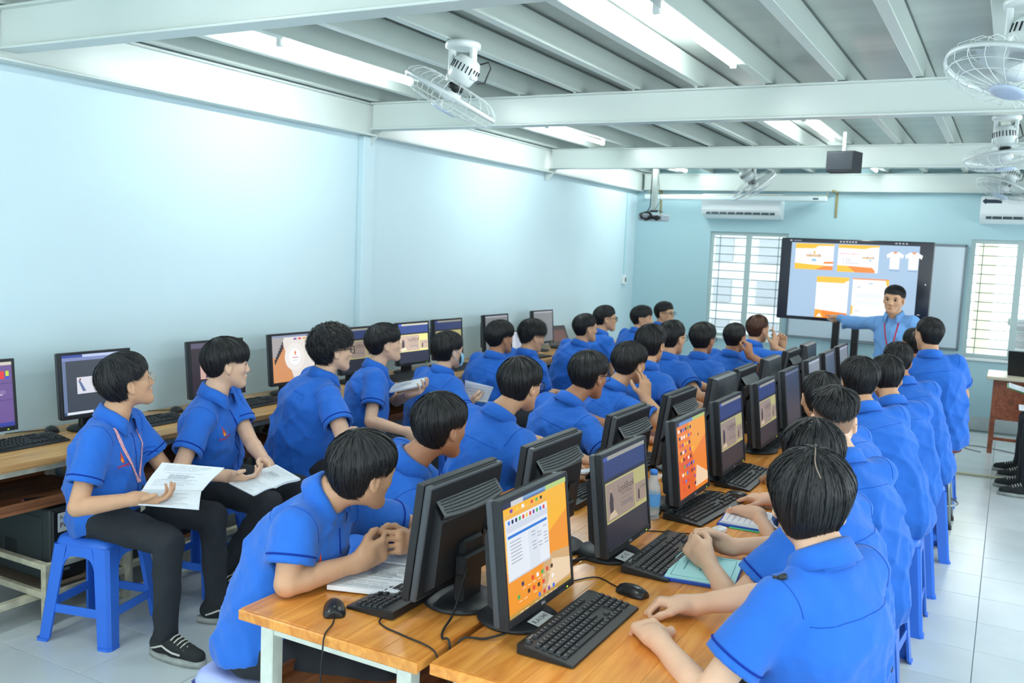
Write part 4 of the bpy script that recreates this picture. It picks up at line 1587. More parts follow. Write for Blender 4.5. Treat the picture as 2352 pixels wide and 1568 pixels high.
# dark bag and phone on the shelf of the first wall desk
Fd = Field((-.2, -.16, -.02), (.2, .16, .2), .01)
Fd.ell(A3((0, 0, .06)), np.eye(3), (.15, .12, .075), k=.02); Fd.ell(A3((.05, .05, .08)), np.eye(3), (.09, .08, .06), k=.03)
Fd.ripple(lambda P: .008 * np.sin(P[:, 0] * 60 + 2 * np.sin(P[:, 1] * 40)) * np.sin(P[:, 2] * 50)); Fd.cut((0, 0, .0), (0, 0, -1))
_V, _F = Fd.mesh()
o = new_obj('cloth_bag', np_mesh('bag', _V, _F, mat('black_bag_cloth', S(22, 22, 26), .9)), None, 'soft black bag on the shelf under the left wall desk', 'bag')
o.location = (-3.98, 2.30, .545)
t = thing('phone', 'pink-edged phone lying on the shelf under the left wall desk', 'phone', (-3.86, 2.62, .545), rad(70))
b = MB(); b.box((-.075, -.037, 0), (.075, .037, .009), .003); b.build('case', mat('pink_phone_case', S(206, 140, 136), .5), t)
b = MB(); b.box((-.070, -.033, .009), (.070, .033, .0098)); b.build('glass', mat('phone_glass', S(18, 18, 20), .1), t)

# open laptops on the far wall desks
def laptop(x, y, z, yaw, lb, bc, sc_rects, wid=.34, dep=.23, ang=105):
    t = thing('laptop', lb, 'laptop', (x, y, z), rad(yaw), 'laptops')
    b = MB(); b.box((0, -wid / 2, 0), (dep, wid / 2, .016), .004); b.build('base', bc, t)
    b = MB(); b.box((.05, -wid / 2 + .02, .016), (.14, wid / 2 - .02, .0168)); b.build('key_field', DARKP, t)
    lid = MB(); lid.box((-.008, -wid / 2, 0), (0, wid / 2, dep), .003); lo = lid.build('lid', bc, t)
    lo.location = (.0, 0, .016); lo.rotation_euler = (0, rad(90 - ang), 0)
    s_ = panel(sc_rects, wid - .02, dep - .025).build('screen', SCREEN, lo); s_.location = (.0006, 0, dep / 2)
    return t


laptop(-4.12, 8.72, HD, -15, 'open dark laptop beside the blank grey monitor on the left desks', mat('laptop_black', S(26, 28, 30), .4), [(0, 0, 1, 1, S(52, 40, 40)), (.1, .2, .9, .8, S(96, 60, 52))], ang=118)
laptop(-4.12, 9.5, HD, -10, 'open laptop with a bright white screen in the far left corner', mat('laptop_silver', S(190, 194, 198), .35), [(0, 0, 1, 1, S(250, 252, 255))])
laptop(-4.05, 7.72, HD, -5, 'open laptop showing a pale document behind the fluffy-haired student', mat('laptop_black', S(26, 28, 30)), [(0, 0, 1, 1, S(200, 206, 216)), (.2, .1, .8, .9, S(176, 184, 200))], ang=100)
o = MB(); o.smooth = True
for k in range(5):
    o.tube([(.02 * math.cos(k * 1.3), .02 * math.sin(k * 1.3), .005), (.045 * math.cos(k * 1.3 + .3), .045 * math.sin(k * 1.3 + .3), .03), (.03 * math.cos(k * 1.3 + .8), .03 * math.sin(k * 1.3 + .8), .05), (.0, .0, .04)], .011, 7)
q = o.build('orange_cloth', mat('orange_ribbon', S(240, 110, 50), .7), None, label='crumpled orange ribbon on the wall desk by the dark laptop', cat='ribbon')
q.location = (-3.86, 8.35, HD)

# ------------------------------------------------------------------ board wall things
YD = 9.75
t = thing('interactive_display', 'large black-framed touch display on a stand showing orange stationery designs', 'display', (-1.405, YD, 0))
DW, DH, DZ = 1.455, .835, 1.60
# the panel is built in the yz plane and turned to face the class
Md = Matrix.Translation((0, 0, DZ)) @ Matrix.Rotation(rad(-90), 4, 'Z')
b = MB(); b.box((-.07, -DW / 2, -DH / 2), (0, DW / 2, DH / 2), .008)
bz = b.build('bezel', mat('display_black_bezel', S(22, 28, 44), .2, spec=.5), t)
bz.matrix_local = Md
OR, YE, WHc = S(250, 140, 50), S(255, 196, 50), S(252, 253, 255)
BGc = S(168, 196, 224)
R = [(.045, .0, .92, .95, BGc)]
R[0] = (.07, .035, .915, .955, BGc)


def card(u0, v0, u1, v1, kind):
    du, dv = u1 - u0, v1 - v0
    o = [(u0, v0, u1, v1, WHc)]
    Q = lambda pts, c: o.append(([(u0 + du * x, v0 + dv * y) for x, y in pts], c))
    if kind == 'a':
        Q([(0, 0), (1, 0), (1, .16), (.45, .19), (0, .24)], YE); Q([(.55, .0), (1, 0), (1, .17), (.75, .14)], OR)
        Q([(0, 1), (0, .80), (.5, .82), (.6, .92), (1, .93), (1, 1)], YE); Q([(.74, .24), (1, .25), (1, .33), (.78, .32)], OR)
        Q([(.36, .50), (.42, .48), (.40, .66)], S(150, 190, 220)); Q([(.60, .50), (.66, .50), (.62, .66)], S(150, 190, 220)); Q([(.47, .60), (.53, .60), (.53, .72), (.47, .72)], S(240, 200, 120)); Q([(.43, .32), (.57, .32), (.55, .42), (.45, .42)], S(150, 200, 235))
    elif kind == 'b':
        Q([(0, 0), (.93, 0), (.93, .08), (.86, .19), (0, .24)], OR); Q([(0, 0), (.45, 0), (.25, .22), (0, .24)], YE); Q([(0, 1), (0, .88), (.65, .86), (.8, .92), (1, .94), (1, 1)], YE)
        Q([(.70, .52), (.74, .50), (.72, .66)], S(150, 190, 220)); Q([(.86, .50), (.90, .52), (.87, .66)], S(150, 190, 220)); Q([(.76, .42), (.84, .42), (.83, .47), (.77, .47)], S(150, 200, 235))
        for k in range(3):
            Q([(.13, .46 - k * .07), (.15, .46 - k * .07), (.15, .49 - k * .07), (.13, .49 - k * .07)], S(90, 140, 200)); Q([(.19, .46 - k * .07), (.34 + .2 * (k == 2), .46 - k * .07), (.34 + .2 * (k == 2), .48 - k * .07), (.19, .48 - k * .07)], S(170, 180, 190))
    elif kind == 'c':
        Q([(0, 1), (0, .86), (.85, .86), (.95, .92), (1, .92), (1, 1)], YE); Q([(0, 0), (1, 0), (1, .14), (.5, .17), (0, .2)], OR); Q([(0, 0), (.3, 0), (.2, .19), (0, .2)], S(252, 170, 60)); Q([(.06, .02), (.24, .02), (.15, .11)], WHc)
    else:
        Q([(0, 1), (0, .97), (1, .97), (1, 1)], OR); Q([(.94, .85), (1, .80), (1, .98), (.90, .98)], YE); Q([(0, .08), (.05, .10), (.05, .30), (0, .32)], YE)
        for k in range(5):
            Q([(.12, .62 - k * .025), (.82, .62 - k * .025), (.82, .628 - k * .025), (.12, .628 - k * .025)], S(185, 200, 215))
        for k in range(4):
            Q([(.12, .43 - k * .025), (.82, .43 - k * .025), (.82, .438 - k * .025), (.12, .438 - k * .025)], S(195, 208, 220))
        Q([(.45, .86), (.55, .86), (.58, .90), (.42, .90)], S(190, 210, 222)); Q([(.12, .76), (.24, .76), (.24, .80), (.12, .80)], S(205, 214, 222)); Q([(.1, .17), (.25, .17), (.25, .19), (.1, .19)], S(190, 205, 220))
    return o


R += card(.10, .625, .362, .945, 'a') + card(.392, .615, .66, .945, 'b') + card(.262, .035, .48, .545, 'c') + card(.505, .06, .74, .545, 'd')
for u in (.712, .83):
    R += [([(u + .022, .675), (u + .082, .675), (u + .084, .82), (u + .102, .80), (u + .108, .845), (u + .075, .88), (u + .03, .88), (u - .002, .845), (u + .004, .80), (u + .02, .82)], S(244, 248, 252)), ([(u + .035, .88), (u + .07, .88), (u + .053, .855)], OR), ([(u + .015, .652), (u + .09, .652), (u + .08, .66), (u + .025, .66)], S(120, 150, 185))]
R += [(.06, .97, .075, .985, S(190, 200, 215)), (.085, .973, .14, .983, S(140, 150, 170))] + [(.40 + .02 * k, .972, .412 + .02 * k, .988, S(190, 200, 215)) for k in range(6)] + [(.76 + .022 * k, .972, .772 + .022 * k, .988, S(180, 190, 205)) for k in range(4)]
R += [(.36 + .022 * k, .012, .374 + .022 * k, .032, c) for k, c in enumerate((S(60, 190, 240), S(230, 230, 235), S(120, 200, 120), S(250, 200, 70), S(130, 90, 220), S(220, 220, 230)))]
R += [(.965, .50, .972, .515, S(220, 225, 235)), (.93, .145, .95, .152, S(200, 205, 215)), (.937, .10, .945, .115, S(210, 215, 225))]
T = [('NGUYEN VAN A', .468, .835, .024, S(220, 70, 80))]
for (uc, sz) in ((.231, 1.0), (.595, .74)):
    R += [(uc + (k - 4.5) * .0115 * sz, .782, uc + (k - 4.5) * .0115 * sz + .0085 * sz, .782 + .030 * sz, S(214, 165, 96)) for k in range(9)]
pn = panel(R, DW - .012, DH - .012, T, eps=.00035).build('screen', attr_mat('display_picture', .66, .25, .4), bz)
pn.location = (.001, 0, 0)
for x in (-.13, .06):
    b = MB(); b.box((x - .035, -.02 + .05, .12), (x + .035, .03 + .05, 1.25), .004); b.build('stand_post', mat('stand_black', S(26, 28, 32), .4), t)
b = MB(); b.box((-.55, -.25, .06), (.55, .30, .12), .01); b.box((-.45, .02, .62), (.45, .30, .635), .004); b.build('stand_base', mat('stand_black', S(26, 28, 32)), t)
for (x, y) in ((-.5, -.2), (.5, -.2), (-.5, .25), (.5, .25)):
    b = MB(); b.smooth = True; b.tube([(x, y - .015, .03), (x, y + .015, .03)], .03, 14); b.build('caster', DARKP, t)

t = thing('whiteboard', 'white board with grey aluminium frame behind the big display', 'whiteboard', (0, YB - .03, 0))
b = MB(); b.box((-2.32, 0, .88), (-.47, .02, 2.02)); b.build('panel', mat('whiteboard_white', S(206, 222, 234), .18, spec=.5), t)
for (x0, x1, z0, z1) in ((-2.33, -.46, 2.01, 2.035), (-2.33, -.46, .865, .89), (-2.34, -2.315, .865, 2.035), (-.475, -.45, .865, 2.035)):
    b = MB(); b.box((x0, -.008, z0), (x1, .024, z1), .002); b.build('frame_bar', mat('aluminium_grey', S(130, 142, 150), .4, metal=.5), t)
b = MB(); b.box((-1.9, -.07, .86), (-.9, .0, .872), .002); b.build('pen_tray', mat('aluminium_grey', S(130, 142, 150)), t)

# teacher's desk with a laptop
WOODT = wood('reddish_teacher_wood', S(156, 88, 58), S(110, 56, 36))
t = thing('teacher_desk', "reddish-brown teacher's desk with a cream top at the right edge", 'desk', (-.07, 9.98, 0))
b = MB(); b.box((-.06, -.05, .725), (1.25, .62, .755), .004); b.build('tabletop', mat('cream_desk_top', S(214, 204, 178), .4), t)
for (x, y) in ((0, 0), (1.14, 0), (0, .52), (1.14, .52)):
    b = MB(); b.box((x, y, 0), (x + .045, y + .045, .725), .004); b.build('leg', WOODT, t)
b = MB(); b.box((.045, .01, .34), (1.14, .03, .725)); b.build('modesty_panel', WOODT, t)
b = MB(); b.box((.045, .008, .695), (1.14, .034, .725)); b.box((.045, .008, .335), (1.14, .034, .36)); b.box((.045, .01, .13), (1.14, .035, .16), .003); b.build('rail', WOODT, t)
laptop(.22, 10.15, .755, 78, "black laptop seen from behind on the teacher's desk", mat('laptop_black', S(26, 28, 30)), [(0, 0, 1, 1, S(210, 215, 225))], wid=.36, dep=.235, ang=100)
t = thing('low_cabinet', 'dark brown low cabinet with a black top below the big display', 'cabinet', (-1.62, 8.95, 0))
b = MB(); b.box((.08, 0, 0), (.72, .4, .78), .006); b.build('body', mat('dark_brown_cabinet', S(66, 40, 34), .4, noise=.15, nscale=6), t)
b = MB(); b.box((.06, -.02, .78), (.74, .42, .80), .004); b.build('top', mat('cabinet_black_top', S(24, 24, 26), .3), t)
for x in (.10, .41):
    b = MB(); b.box((x, -.012, .06), (x + .29, .0, .74), .003); d_ = b.build('door', mat('dark_brown_cabinet', S(66, 40, 34)), t)
    b = MB(); b.box((x + .13, -.02, .38), (x + .16, -.012, .42)); b.build('handle', mat('aluminium_grey', S(130, 142, 150)), d_)
# cables on the floor by the teacher's desk, floor hose
cable([(-.12, 9.95, .006), (-.25, 10.05, .006), (-.28, 10.2, .006), (-.1, 10.25, .006), (.3, 10.05, .006), (.7, 9.95, .006)], 'floor_cable', None, .006, mat('grey_floor_cable', S(150, 158, 160), .6), label="grey cable looping on the floor under the teacher's desk", cat='cable')
cable([(-.9, 8.74, .012), (-.33, 8.77, .012), (.07, 8.80, .012), (.7, 8.83, .012)], 'floor_hose', None, .012, mat('beige_hose', S(196, 194, 166), .6), label='beige hose lying straight across the aisle floor', cat='hose')
# ------------------------------------------------------------------ people
SKIN = [mat('skin_light', S(226, 184, 155), .5, noise=.05, nscale=14, bump=.08, bscale=350),
        mat('skin_warm', S(208, 160, 126), .5, noise=.05, nscale=14, bump=.08, bscale=350),
        mat('skin_tan', S(178, 126, 96), .5, noise=.05, nscale=14, bump=.08, bscale=350)]
LIP = mat('lips', S(188, 128, 112), .45)
SHIRT = mat('blue_cotton', S(45, 109, 206), .85, spec=.2, noise=.05, nscale=9, bump=.45, bscale=16, bdist=.02, bdet=2, sheen=.15)
SEAM = mat('navy_trim', S(16, 50, 150), .8, spec=.2)
STITCH = mat('blue_stitching', S(24, 78, 180), .85, spec=.2)
TROUSER = mat('black_trouser_cloth', S(48, 51, 56), .85, spec=.25, noise=.08, nscale=12, bump=.15, bscale=700)
HAIR = mat('black_hair', S(27, 27, 30), .46, spec=.5)
HAIRB = mat('brown_hair', S(84, 52, 38), .42, spec=.5)
FADE = mat('cropped_hair', S(44, 39, 37), .7, spec=.3, noise=.5, nscale=420)
FADEL = mat('shaved_side', S(150, 118, 98), .7, spec=.3, noise=.3, nscale=420)
EYEW = mat('eye_white', S(225, 222, 215), .25)
EYED = mat('eye_iris', S(30, 20, 16), .15)
BLACKP = mat('black_plastic_frame', S(18, 18, 20), .3)
WIREP = mat('thin_metal_frame', S(200, 180, 150), .25, metal=.8)
LENS = mat('spectacle_lens', (1, 1, 1, 1), .03, alpha=.07, spec=.5)


def dvec(yaw):
    a = rad(yaw)
    return A3((math.cos(a), math.sin(a), 0))


def rvec(yaw):
    a = rad(yaw)
    return A3((math.sin(a), -math.cos(a), 0))


def head_axes(yaw, pitch, roll):
    f0, r0 = dvec(yaw), rvec(yaw)
    u0 = A3((0, 0, 1))
    p = rad(pitch)
    f = f0 * math.cos(p) + u0 * math.sin(p)
    u = u0 * math.cos(p) - f0 * math.sin(p)
    q = rad(roll)
    r = r0 * math.cos(q) + u * math.sin(q)
    u = u * math.cos(q) - r0 * math.sin(q)
    return np.stack([r, f, u])


def ik(a, b, l1, l2, pole):
    a, b, pole = A3(a), A3(b), A3(pole)
    d = b - a
    L = np.linalg.norm(d)
    if L > (l1 + l2) * .995:
        b = a + d / L * (l1 + l2) * .995
        d = b - a
        L = np.linalg.norm(d)
    n = d / L
    x = (l1 * l1 - l2 * l2 + L * L) / (2 * L)
    h = math.sqrt(max(l1 * l1 - x * x, 1e-6))
    p = pole - n * (pole @ n)
    return a + n * x + nrm(p) * h, b


CURL = {'flat': [(6, 8, 5)] * 4, 'relax': [(22, 28, 18), (26, 32, 20), (30, 36, 22), (34, 38, 24)],
        'grip': [(50, 60, 30), (54, 64, 32), (56, 66, 34), (58, 66, 34)],
        'fist': [(78, 88, 50)] * 4, 'point': [(4, 6, 4), (75, 88, 48), (78, 88, 48), (80, 88, 48)],
        'hold': [(28, 30, 16), (34, 34, 18), (40, 38, 20), (46, 42, 22)],
        'clasp': [(42, 72, 40), (46, 74, 42), (48, 76, 42), (50, 78, 42)],
        'spread': [(4, 12, 8), (30, 40, 24), (44, 60, 30), (2, 10, 8)]}


def rot(v, ax, ang):
    v, ax = A3(v), nrm(ax)
    c, s_ = math.cos(ang), math.sin(ang)
    return v * c + np.cross(ax, v) * s_ + ax * (ax @ v) * (1 - c)


def add_hand(F, W, f, n, side, pose, sc=1.0):
    f = nrm(f)
    n = nrm(A3(n) - f * (A3(n) @ f))
    t = np.cross(f, n) * (1 if side == 'R' else -1)
    W = A3(W)
    R = np.stack([t, f, n])
    F.box(W + f * .05 * sc, R, (.039 * sc, .047 * sc, .0145 * sc), .013 * sc, k=.018)
    F.ell(W + (f * .032 + t * .022 + n * .006) * sc, R, (.02 * sc, .032 * sc, .017 * sc), k=.015)
    F.cone(W - f * .015, W + f * .03 * sc, .0265 * sc, .026 * sc, k=.02)
    base = [(.029, .088), (.0095, .094), (-.0105, .089), (-.029, .079)]
    segs = [(.043, .026, .021), (.047, .030, .022), (.043, .028, .021), (.034, .021, .019)]
    for i in range(4):
        p = W + (t * base[i][0] + f * base[i][1]) * sc
        d = nrm(f + t * (.10 - .07 * i if pose != 'spread' else .34 - .24 * i))
        axr = np.cross(d, n)
        r0 = (.0086, .0089, .0085, .0076)[i] * sc
        F.cone(p - f * .02 * sc, p, r0 * 1.15, r0 * 1.08, k=.008)
        for j in range(3):
            d = rot(d, axr, rad(CURL[pose][i][j]))
            q = p + d * segs[i][j] * sc
            F.cone(p, q, r0 * (1.0 - .07 * j), r0 * (.94 - .09 * j), k=.003)
            p = q
    p = W + (f * .02 + t * .03 + n * .004) * sc
    d = nrm(f * .62 + t * .72 + n * .25)
    if pose in ('fist', 'clasp', 'point', 'grip'):
        d = nrm(f * .8 + t * .42 + n * .42)
    for j, (l, r0, r1) in enumerate(((.042, .0145, .0118), (.032, .0115, .0105), (.024, .0108, .0088))):
        q = p + d * l * sc
        F.cone(p, q, r0 * sc, r1 * sc, k=.008)
        p = q
        d = nrm(d * .9 - t * .32 + f * .15 + n * .08)


def add_head(F, c, H, fine):
    W = lambda x, y, z: c + H[0] * x + H[1] * y + H[2] * z
    F.ell(W(0, -.012, .03), H, (.074, .094, .08), k=.02)
    F.ell(W(0, .024, -.028), H, (.060, .066, .078), k=.035)
    for s_ in (-1, 1):
        F.cone(W(.05 * s_, -.002, -.045), W(.017 * s_, .062, -.094), .021, .018, k=.03)
        F.ell(W(.043 * s_, .052, -.018), H, (.021, .02, .02), k=.025)
    F.ell(W(0, .068, -.096), H, (.024, .02, .018), k=.025)
    F.cone(W(-.042, .062, .028), W(.042, .062, .028), .018, .018, k=.03)
    for s_ in (-1, 1):
        F.ell(W(.032 * s_, .094, .004), H, (.018, .014, .011), k=.014, op='s')
    F.cone(W(0, .082, .014), W(0, .101, -.029), .0075, .0115, k=.014)
    for s_ in (-1, 1):
        F.ell(W(.0135 * s_, .093, -.034), H, (.010, .011, .008), k=.008)
    F.ell(W(0, .0865, -.058), H, (.024, .0115, .0065), k=.006)
    F.ell(W(0, .0845, -.0685), H, (.021, .012, .0075), k=.006)
    for s_ in (-1, 1):
        E = np.stack([rot(H[0], H[2], -.35 * s_), rot(H[1], H[2], -.35 * s_), H[2]])
        F.ell(W(.081 * s_, -.014, -.006), E, (.0095, .018, .031), k=.008)
        F.ell(W(.090 * s_, -.009, -.003), E, (.008, .010, .019), k=.006, op='s')
        F.ell(W(.080 * s_, -.008, -.032), E, (.007, .010, .010), k=.006)


# ---- hair, built once per style in head space
HC, HRAD = A3((0, -.012, .03)), A3((.076, .096, .082))
_tl = rad(20)
E3, E2, E1 = A3((0, -math.sin(_tl), math.cos(_tl))), A3((0, math.cos(_tl), math.sin(_tl))), A3((1, 0, 0))


def hdir(th, ph):
    return np.outer(np.cos(th), E3) + np.outer(np.sin(th) * np.cos(ph), E2) + np.outer(np.sin(th) * np.sin(ph), E1)


def hpt(th, ph, off):
    th, ph, off = np.atleast_1d(th), np.atleast_1d(ph), np.atleast_1d(off)
    d = hdir(th, ph)
    s_ = np.clip(-d[:, 2], 0, 1)
    hz = d.copy()
    hz[:, 2] = 0
    hz /= np.linalg.norm(hz, axis=1)[:, None] + 1e-9
    low = HC + hz * HRAD * (1 - .40 * s_ ** 1.4)[:, None] - np.outer(s_ * .100, (0, 0, 1))
    mix = np.clip(s_ / .12, 0, 1)[:, None]
    base = (HC + d * HRAD) * (1 - mix) + low * mix
    n = d / HRAD
    n /= np.linalg.norm(n, axis=1)[:, None]
    # below the equator at the back the hair hangs instead of wrapping under the skull
    return base + n * off[:, None]


# hem angles (from the crown) at 0, 45, 70, 82, 104, 122, 150 and 180 degrees round from the face; notch over the ear
STYLE = dict(
    bowl=dict(hem=(112, 107, 100, 92, 92, 112, 122, 126), th=.030, rim=.009, n=2000, len=.62, fade=(96, 128, 150), jit=.10, lift=.004),
    long=dict(hem=(106, 104, 104, 98, 99, 126, 140, 146), th=.027, rim=.005, n=2200, len=.65, fade=(101, 138, 151), jit=.12, lift=.005),
    part=dict(hem=(106, 104, 106, 102, 103, 128, 142, 149), th=.027, rim=.004, n=2800, len=.72, fade=(104, 138, 152), jit=.13, lift=.004),
    short=dict(hem=(90, 89, 94, 91, 91, 122, 136, 144), th=.017, rim=.001, n=1900, len=.34, fade=(95, 136, 150), jit=.12, lift=.004),
    curly=dict(hem=(100, 98, 99, 91, 91, 120, 134, 142), th=.040, rim=.010, n=1900, len=.3, fade=(95, 134, 150), jit=.2, curl=.011),
    fluffy=dict(hem=(102, 100, 97, 90, 90, 108, 120, 128), th=.034, rim=.004, n=1700, len=.4, fade=(95, 128, 149), jit=.24, lift=.018),
    under=dict(hem=(98, 92, 76, 68, 70, 76, 82, 86), th=.034, rim=.008, n=1500, len=.45, fade=(94, 122, 147), jit=.13, lift=.008),
    neat=dict(hem=(93, 92, 95, 90, 90, 120, 132, 140), th=.024, rim=.001, n=1800, len=.46, fade=(95, 134, 150), jit=.12, lift=.005),
    quiff=dict(hem=(102, 98, 98, 91, 92, 122, 134, 143), th=.030, rim=.003, n=2100, len=.48, fade=(96, 136, 151), jit=.17, lift=.010))
_hair = {}


def hair_mesh(style, m):
    key = (style, m.name)
    if key in _hair:
        return _hair[key]
    st = STYLE[style]
    rng = np.random.default_rng(abs(hash(style)) % 1000 if False else sum(map(ord, style)))
    hx = np.radians([0, 45, 70, 82, 104, 122, 150, 180])
    hem = lambda ph: np.radians(np.interp(np.abs((ph + PI) % (2 * PI) - PI), hx, st['hem']))
    th_, rim = st['th'], st['rim']

    def thick(t, ph):
        return (th_ * (1 - .25 * t * t) * np.clip((1.06 - t) / .42, 0, 1) ** .7 + rim * np.clip((t - .5) / .3, 0, 1)) * (1 - .62 * np.clip(-np.cos(ph), 0, 1) * t * t)

    # shell
    NP, NT = 56, 16
    V, Fc = [], []
    ph = np.arange(NP) * 2 * PI / NP
    for i in range(NT + 1):
        t = i / NT
        T = np.full(NP, t)
        off = thick(T, ph) * .82 + .001
        off = off * (1 + .10 * np.sin(ph * 9 + 3 * t) + .08 * rng.standard_normal(NP))
        V.append(hpt(hem(ph) * t * .95 * (1 + .015 * rng.standard_normal(NP) * (t > .9)), ph, off))
    V.append(hpt(hem(ph) * .93, ph, np.full(NP, -.006)))
    V = np.concatenate(V)
    for i in range(NT + 1):
        for j in range(NP):
            a, b = i * NP + j, i * NP + (j + 1) % NP
            Fc.append((a, a + NP, b + NP, b))
    # strands
    n = int(st['n'] * 1.7)
    gold = PI * (3 - math.sqrt(5))
    SV, SF = [], []
    K = 6
    i = np.arange(n)
    t0 = np.sqrt((i + .5) / n) * .93
    p0 = i * gold + rng.normal(0, .1, n)
    L = st['len'] * (.7 + .6 * rng.random(n))
    clump = .5 * np.sin(p0 * 17 + 1.3) * np.sin(p0 * 29 + .4) + .5 * np.sin(p0 * 41)
    low = np.clip(-np.cos(p0), 0, 1)
    t1 = np.minimum(t0 + L, 1 + st['jit'] * (rng.random(n) - .25) + .035 * clump - .09 * low * rng.random(n) ** 2)
    t0 = np.minimum(t0, t1 - .12)
    swirl = rng.normal(.10, st['jit'] * 1.2, n)
    lift = rng.random(n) * st.get('lift', .002) + rng.normal(0, .0012, n) + .0016 * clump
    wid = .0016 * (.5 + 1.0 * rng.random(n))
    tilt = rng.normal(0, .45, n)
    cu = st.get('curl', 0)
    ph0 = rng.random(n) * 6.28
    P = []
    for k in range(K + 1):
        s_ = k / K
        t = t0 + (t1 - t0) * s_
        ph_ = p0 + swirl * s_ * (1 if style != 'part' else .4)
        off = thick(t, ph_) * (.90 + .16 * s_) + lift * s_ * s_ + .0012
        q = hpt(hem(ph_) * t, ph_, off)
        if cu:
            a = ph0 + s_ * 9
            q = q + cu * (np.stack([np.cos(a), np.sin(a), np.sin(a * 1.3 + 1)], 1)) * (.4 + .6 * s_)
        P.append(q)
    P = np.stack(P)
    for k in range(K + 1):
        d = P[min(k + 1, K)] - P[max(k - 1, 0)]
        d /= np.linalg.norm(d, axis=1)[:, None] + 1e-9
        nn = (P[k] - HC) / HRAD ** 2
        nn /= np.linalg.norm(nn, axis=1)[:, None]
        b = np.cross(nn, d)
        b /= np.linalg.norm(b, axis=1)[:, None] + 1e-9
        b = b * np.cos(tilt)[:, None] + nn * np.sin(tilt)[:, None]
        ww = wid * (1.0 - .85 * (k / K) ** 2)
        SV.append(P[k] - b * ww[:, None])
        SV.append(P[k] + b * ww[:, None])
    SV = np.concatenate(SV)
    off0 = len(V)
    for k in range(K):
        a = off0 + 2 * k * n + np.arange(n)
        SF.append(np.stack([a, a + n, a + 3 * n, a + 2 * n], 1))
    Vv = np.concatenate([V, SV])
    Ff = np.concatenate([np.array(Fc)] + SF)
    me = np_mesh('hair', Vv, Ff, m)
    fade = None
    if st['fade']:
        fx = np.radians([0, 60, 72, 82, 104, 120, 145, 180])
        f0, f1, f2 = st['fade']
        fend = lambda p: np.radians(np.interp(np.abs((p + PI) % (2 * PI) - PI), fx, (84, 90, f0 + 5, f0, f0 + 1, f1 - 2, f1 + 8, f2)))
        V2, F2 = [], []
        for i in range(9):
            t = i / 8
            a = hem(ph) * .9
            V2.append(hpt(a + (np.maximum(fend(ph), a) - a) * t, ph, np.full(NP, .0075 * (1 - t * .88))))
        for i in range(8):
            for j in range(NP):
                a, b = i * NP + j, i * NP + (j + 1) % NP
                F2.append((a, a + NP, b + NP, b))
        fade = np_mesh('cropped_side', np.concatenate(V2), np.array(F2), FADEL if style == 'under' else FADE)
    _hair[key] = (me, fade)
    return _hair[key]


def rounded_rect(w_, h_, r, n=5):
    pts = []
    for (cx, cy, a0) in ((w_ - r, h_ - r, 0), (-w_ + r, h_ - r, 90), (-w_ + r, -h_ + r, 180), (w_ - r, -h_ + r, 270)):
        for i in range(n + 1):
            a = rad(a0 + 90 * i / n)
            pts.append((cx + r * math.cos(a), cy + r * math.sin(a)))
    return pts


_glass = {}


def glasses_meshes(kind):
    if kind in _glass:
        return _glass[kind]
    fr = MB()
    fr.smooth = True
    ln = MB()
    rr = .0022 if kind == 'black' else .0011
    for s_ in (-1, 1):
        pts = [(.034 * s_ + x, .104 - abs(x) * .05, .002 + z) for x, z in rounded_rect(.025, .019, .012)]
        fr.tube(pts, rr, 6, closed=True)
        ln.add(pts, [tuple(range(len(pts)))])
        fr.tube([(.06 * s_, .102, .008), (.073 * s_, .085, .009), (.080 * s_, .02, .010), (.083 * s_, -.012, .008), (.081 * s_, -.03, -.006)], rr * .95, 6)
    fr.tube([(-.010, .105, .006), (0, .108, .009), (.010, .105, .006)], rr, 6)
    _glass[kind] = (fr.mesh('glasses', BLACKP if kind == 'black' else WIREP), ln.mesh('lens', LENS))
    return _glass[kind]


def eye_mesh():
    if 'eye' not in _glass:
        b = MB()
        b.smooth = True
        prof = [(.012 * math.sin(a), .012 * math.cos(a)) for a in np.linspace(0.02, PI - .02, 12)]
        b.lathe(prof, 14, Matrix.Rotation(-PI / 2, 4, 'X'))
        for i in range(len(b.f)):
            if i // 14 < 4:
                b.m[i] = 1
        _glass['eye'] = b.mesh('eye', [EYEW, EYED])
        e = MB()
        e.smooth = True
        e.tube([(-.018, -.004, -.003), (-.006, .003, .002), (.008, .002, .002), (.018, -.006, -.002)], [.0012, .0034, .003, .001], 6)
        _glass['brow'] = e.mesh('eyebrow', HAIR)
    return _glass['eye'], _glass['brow']


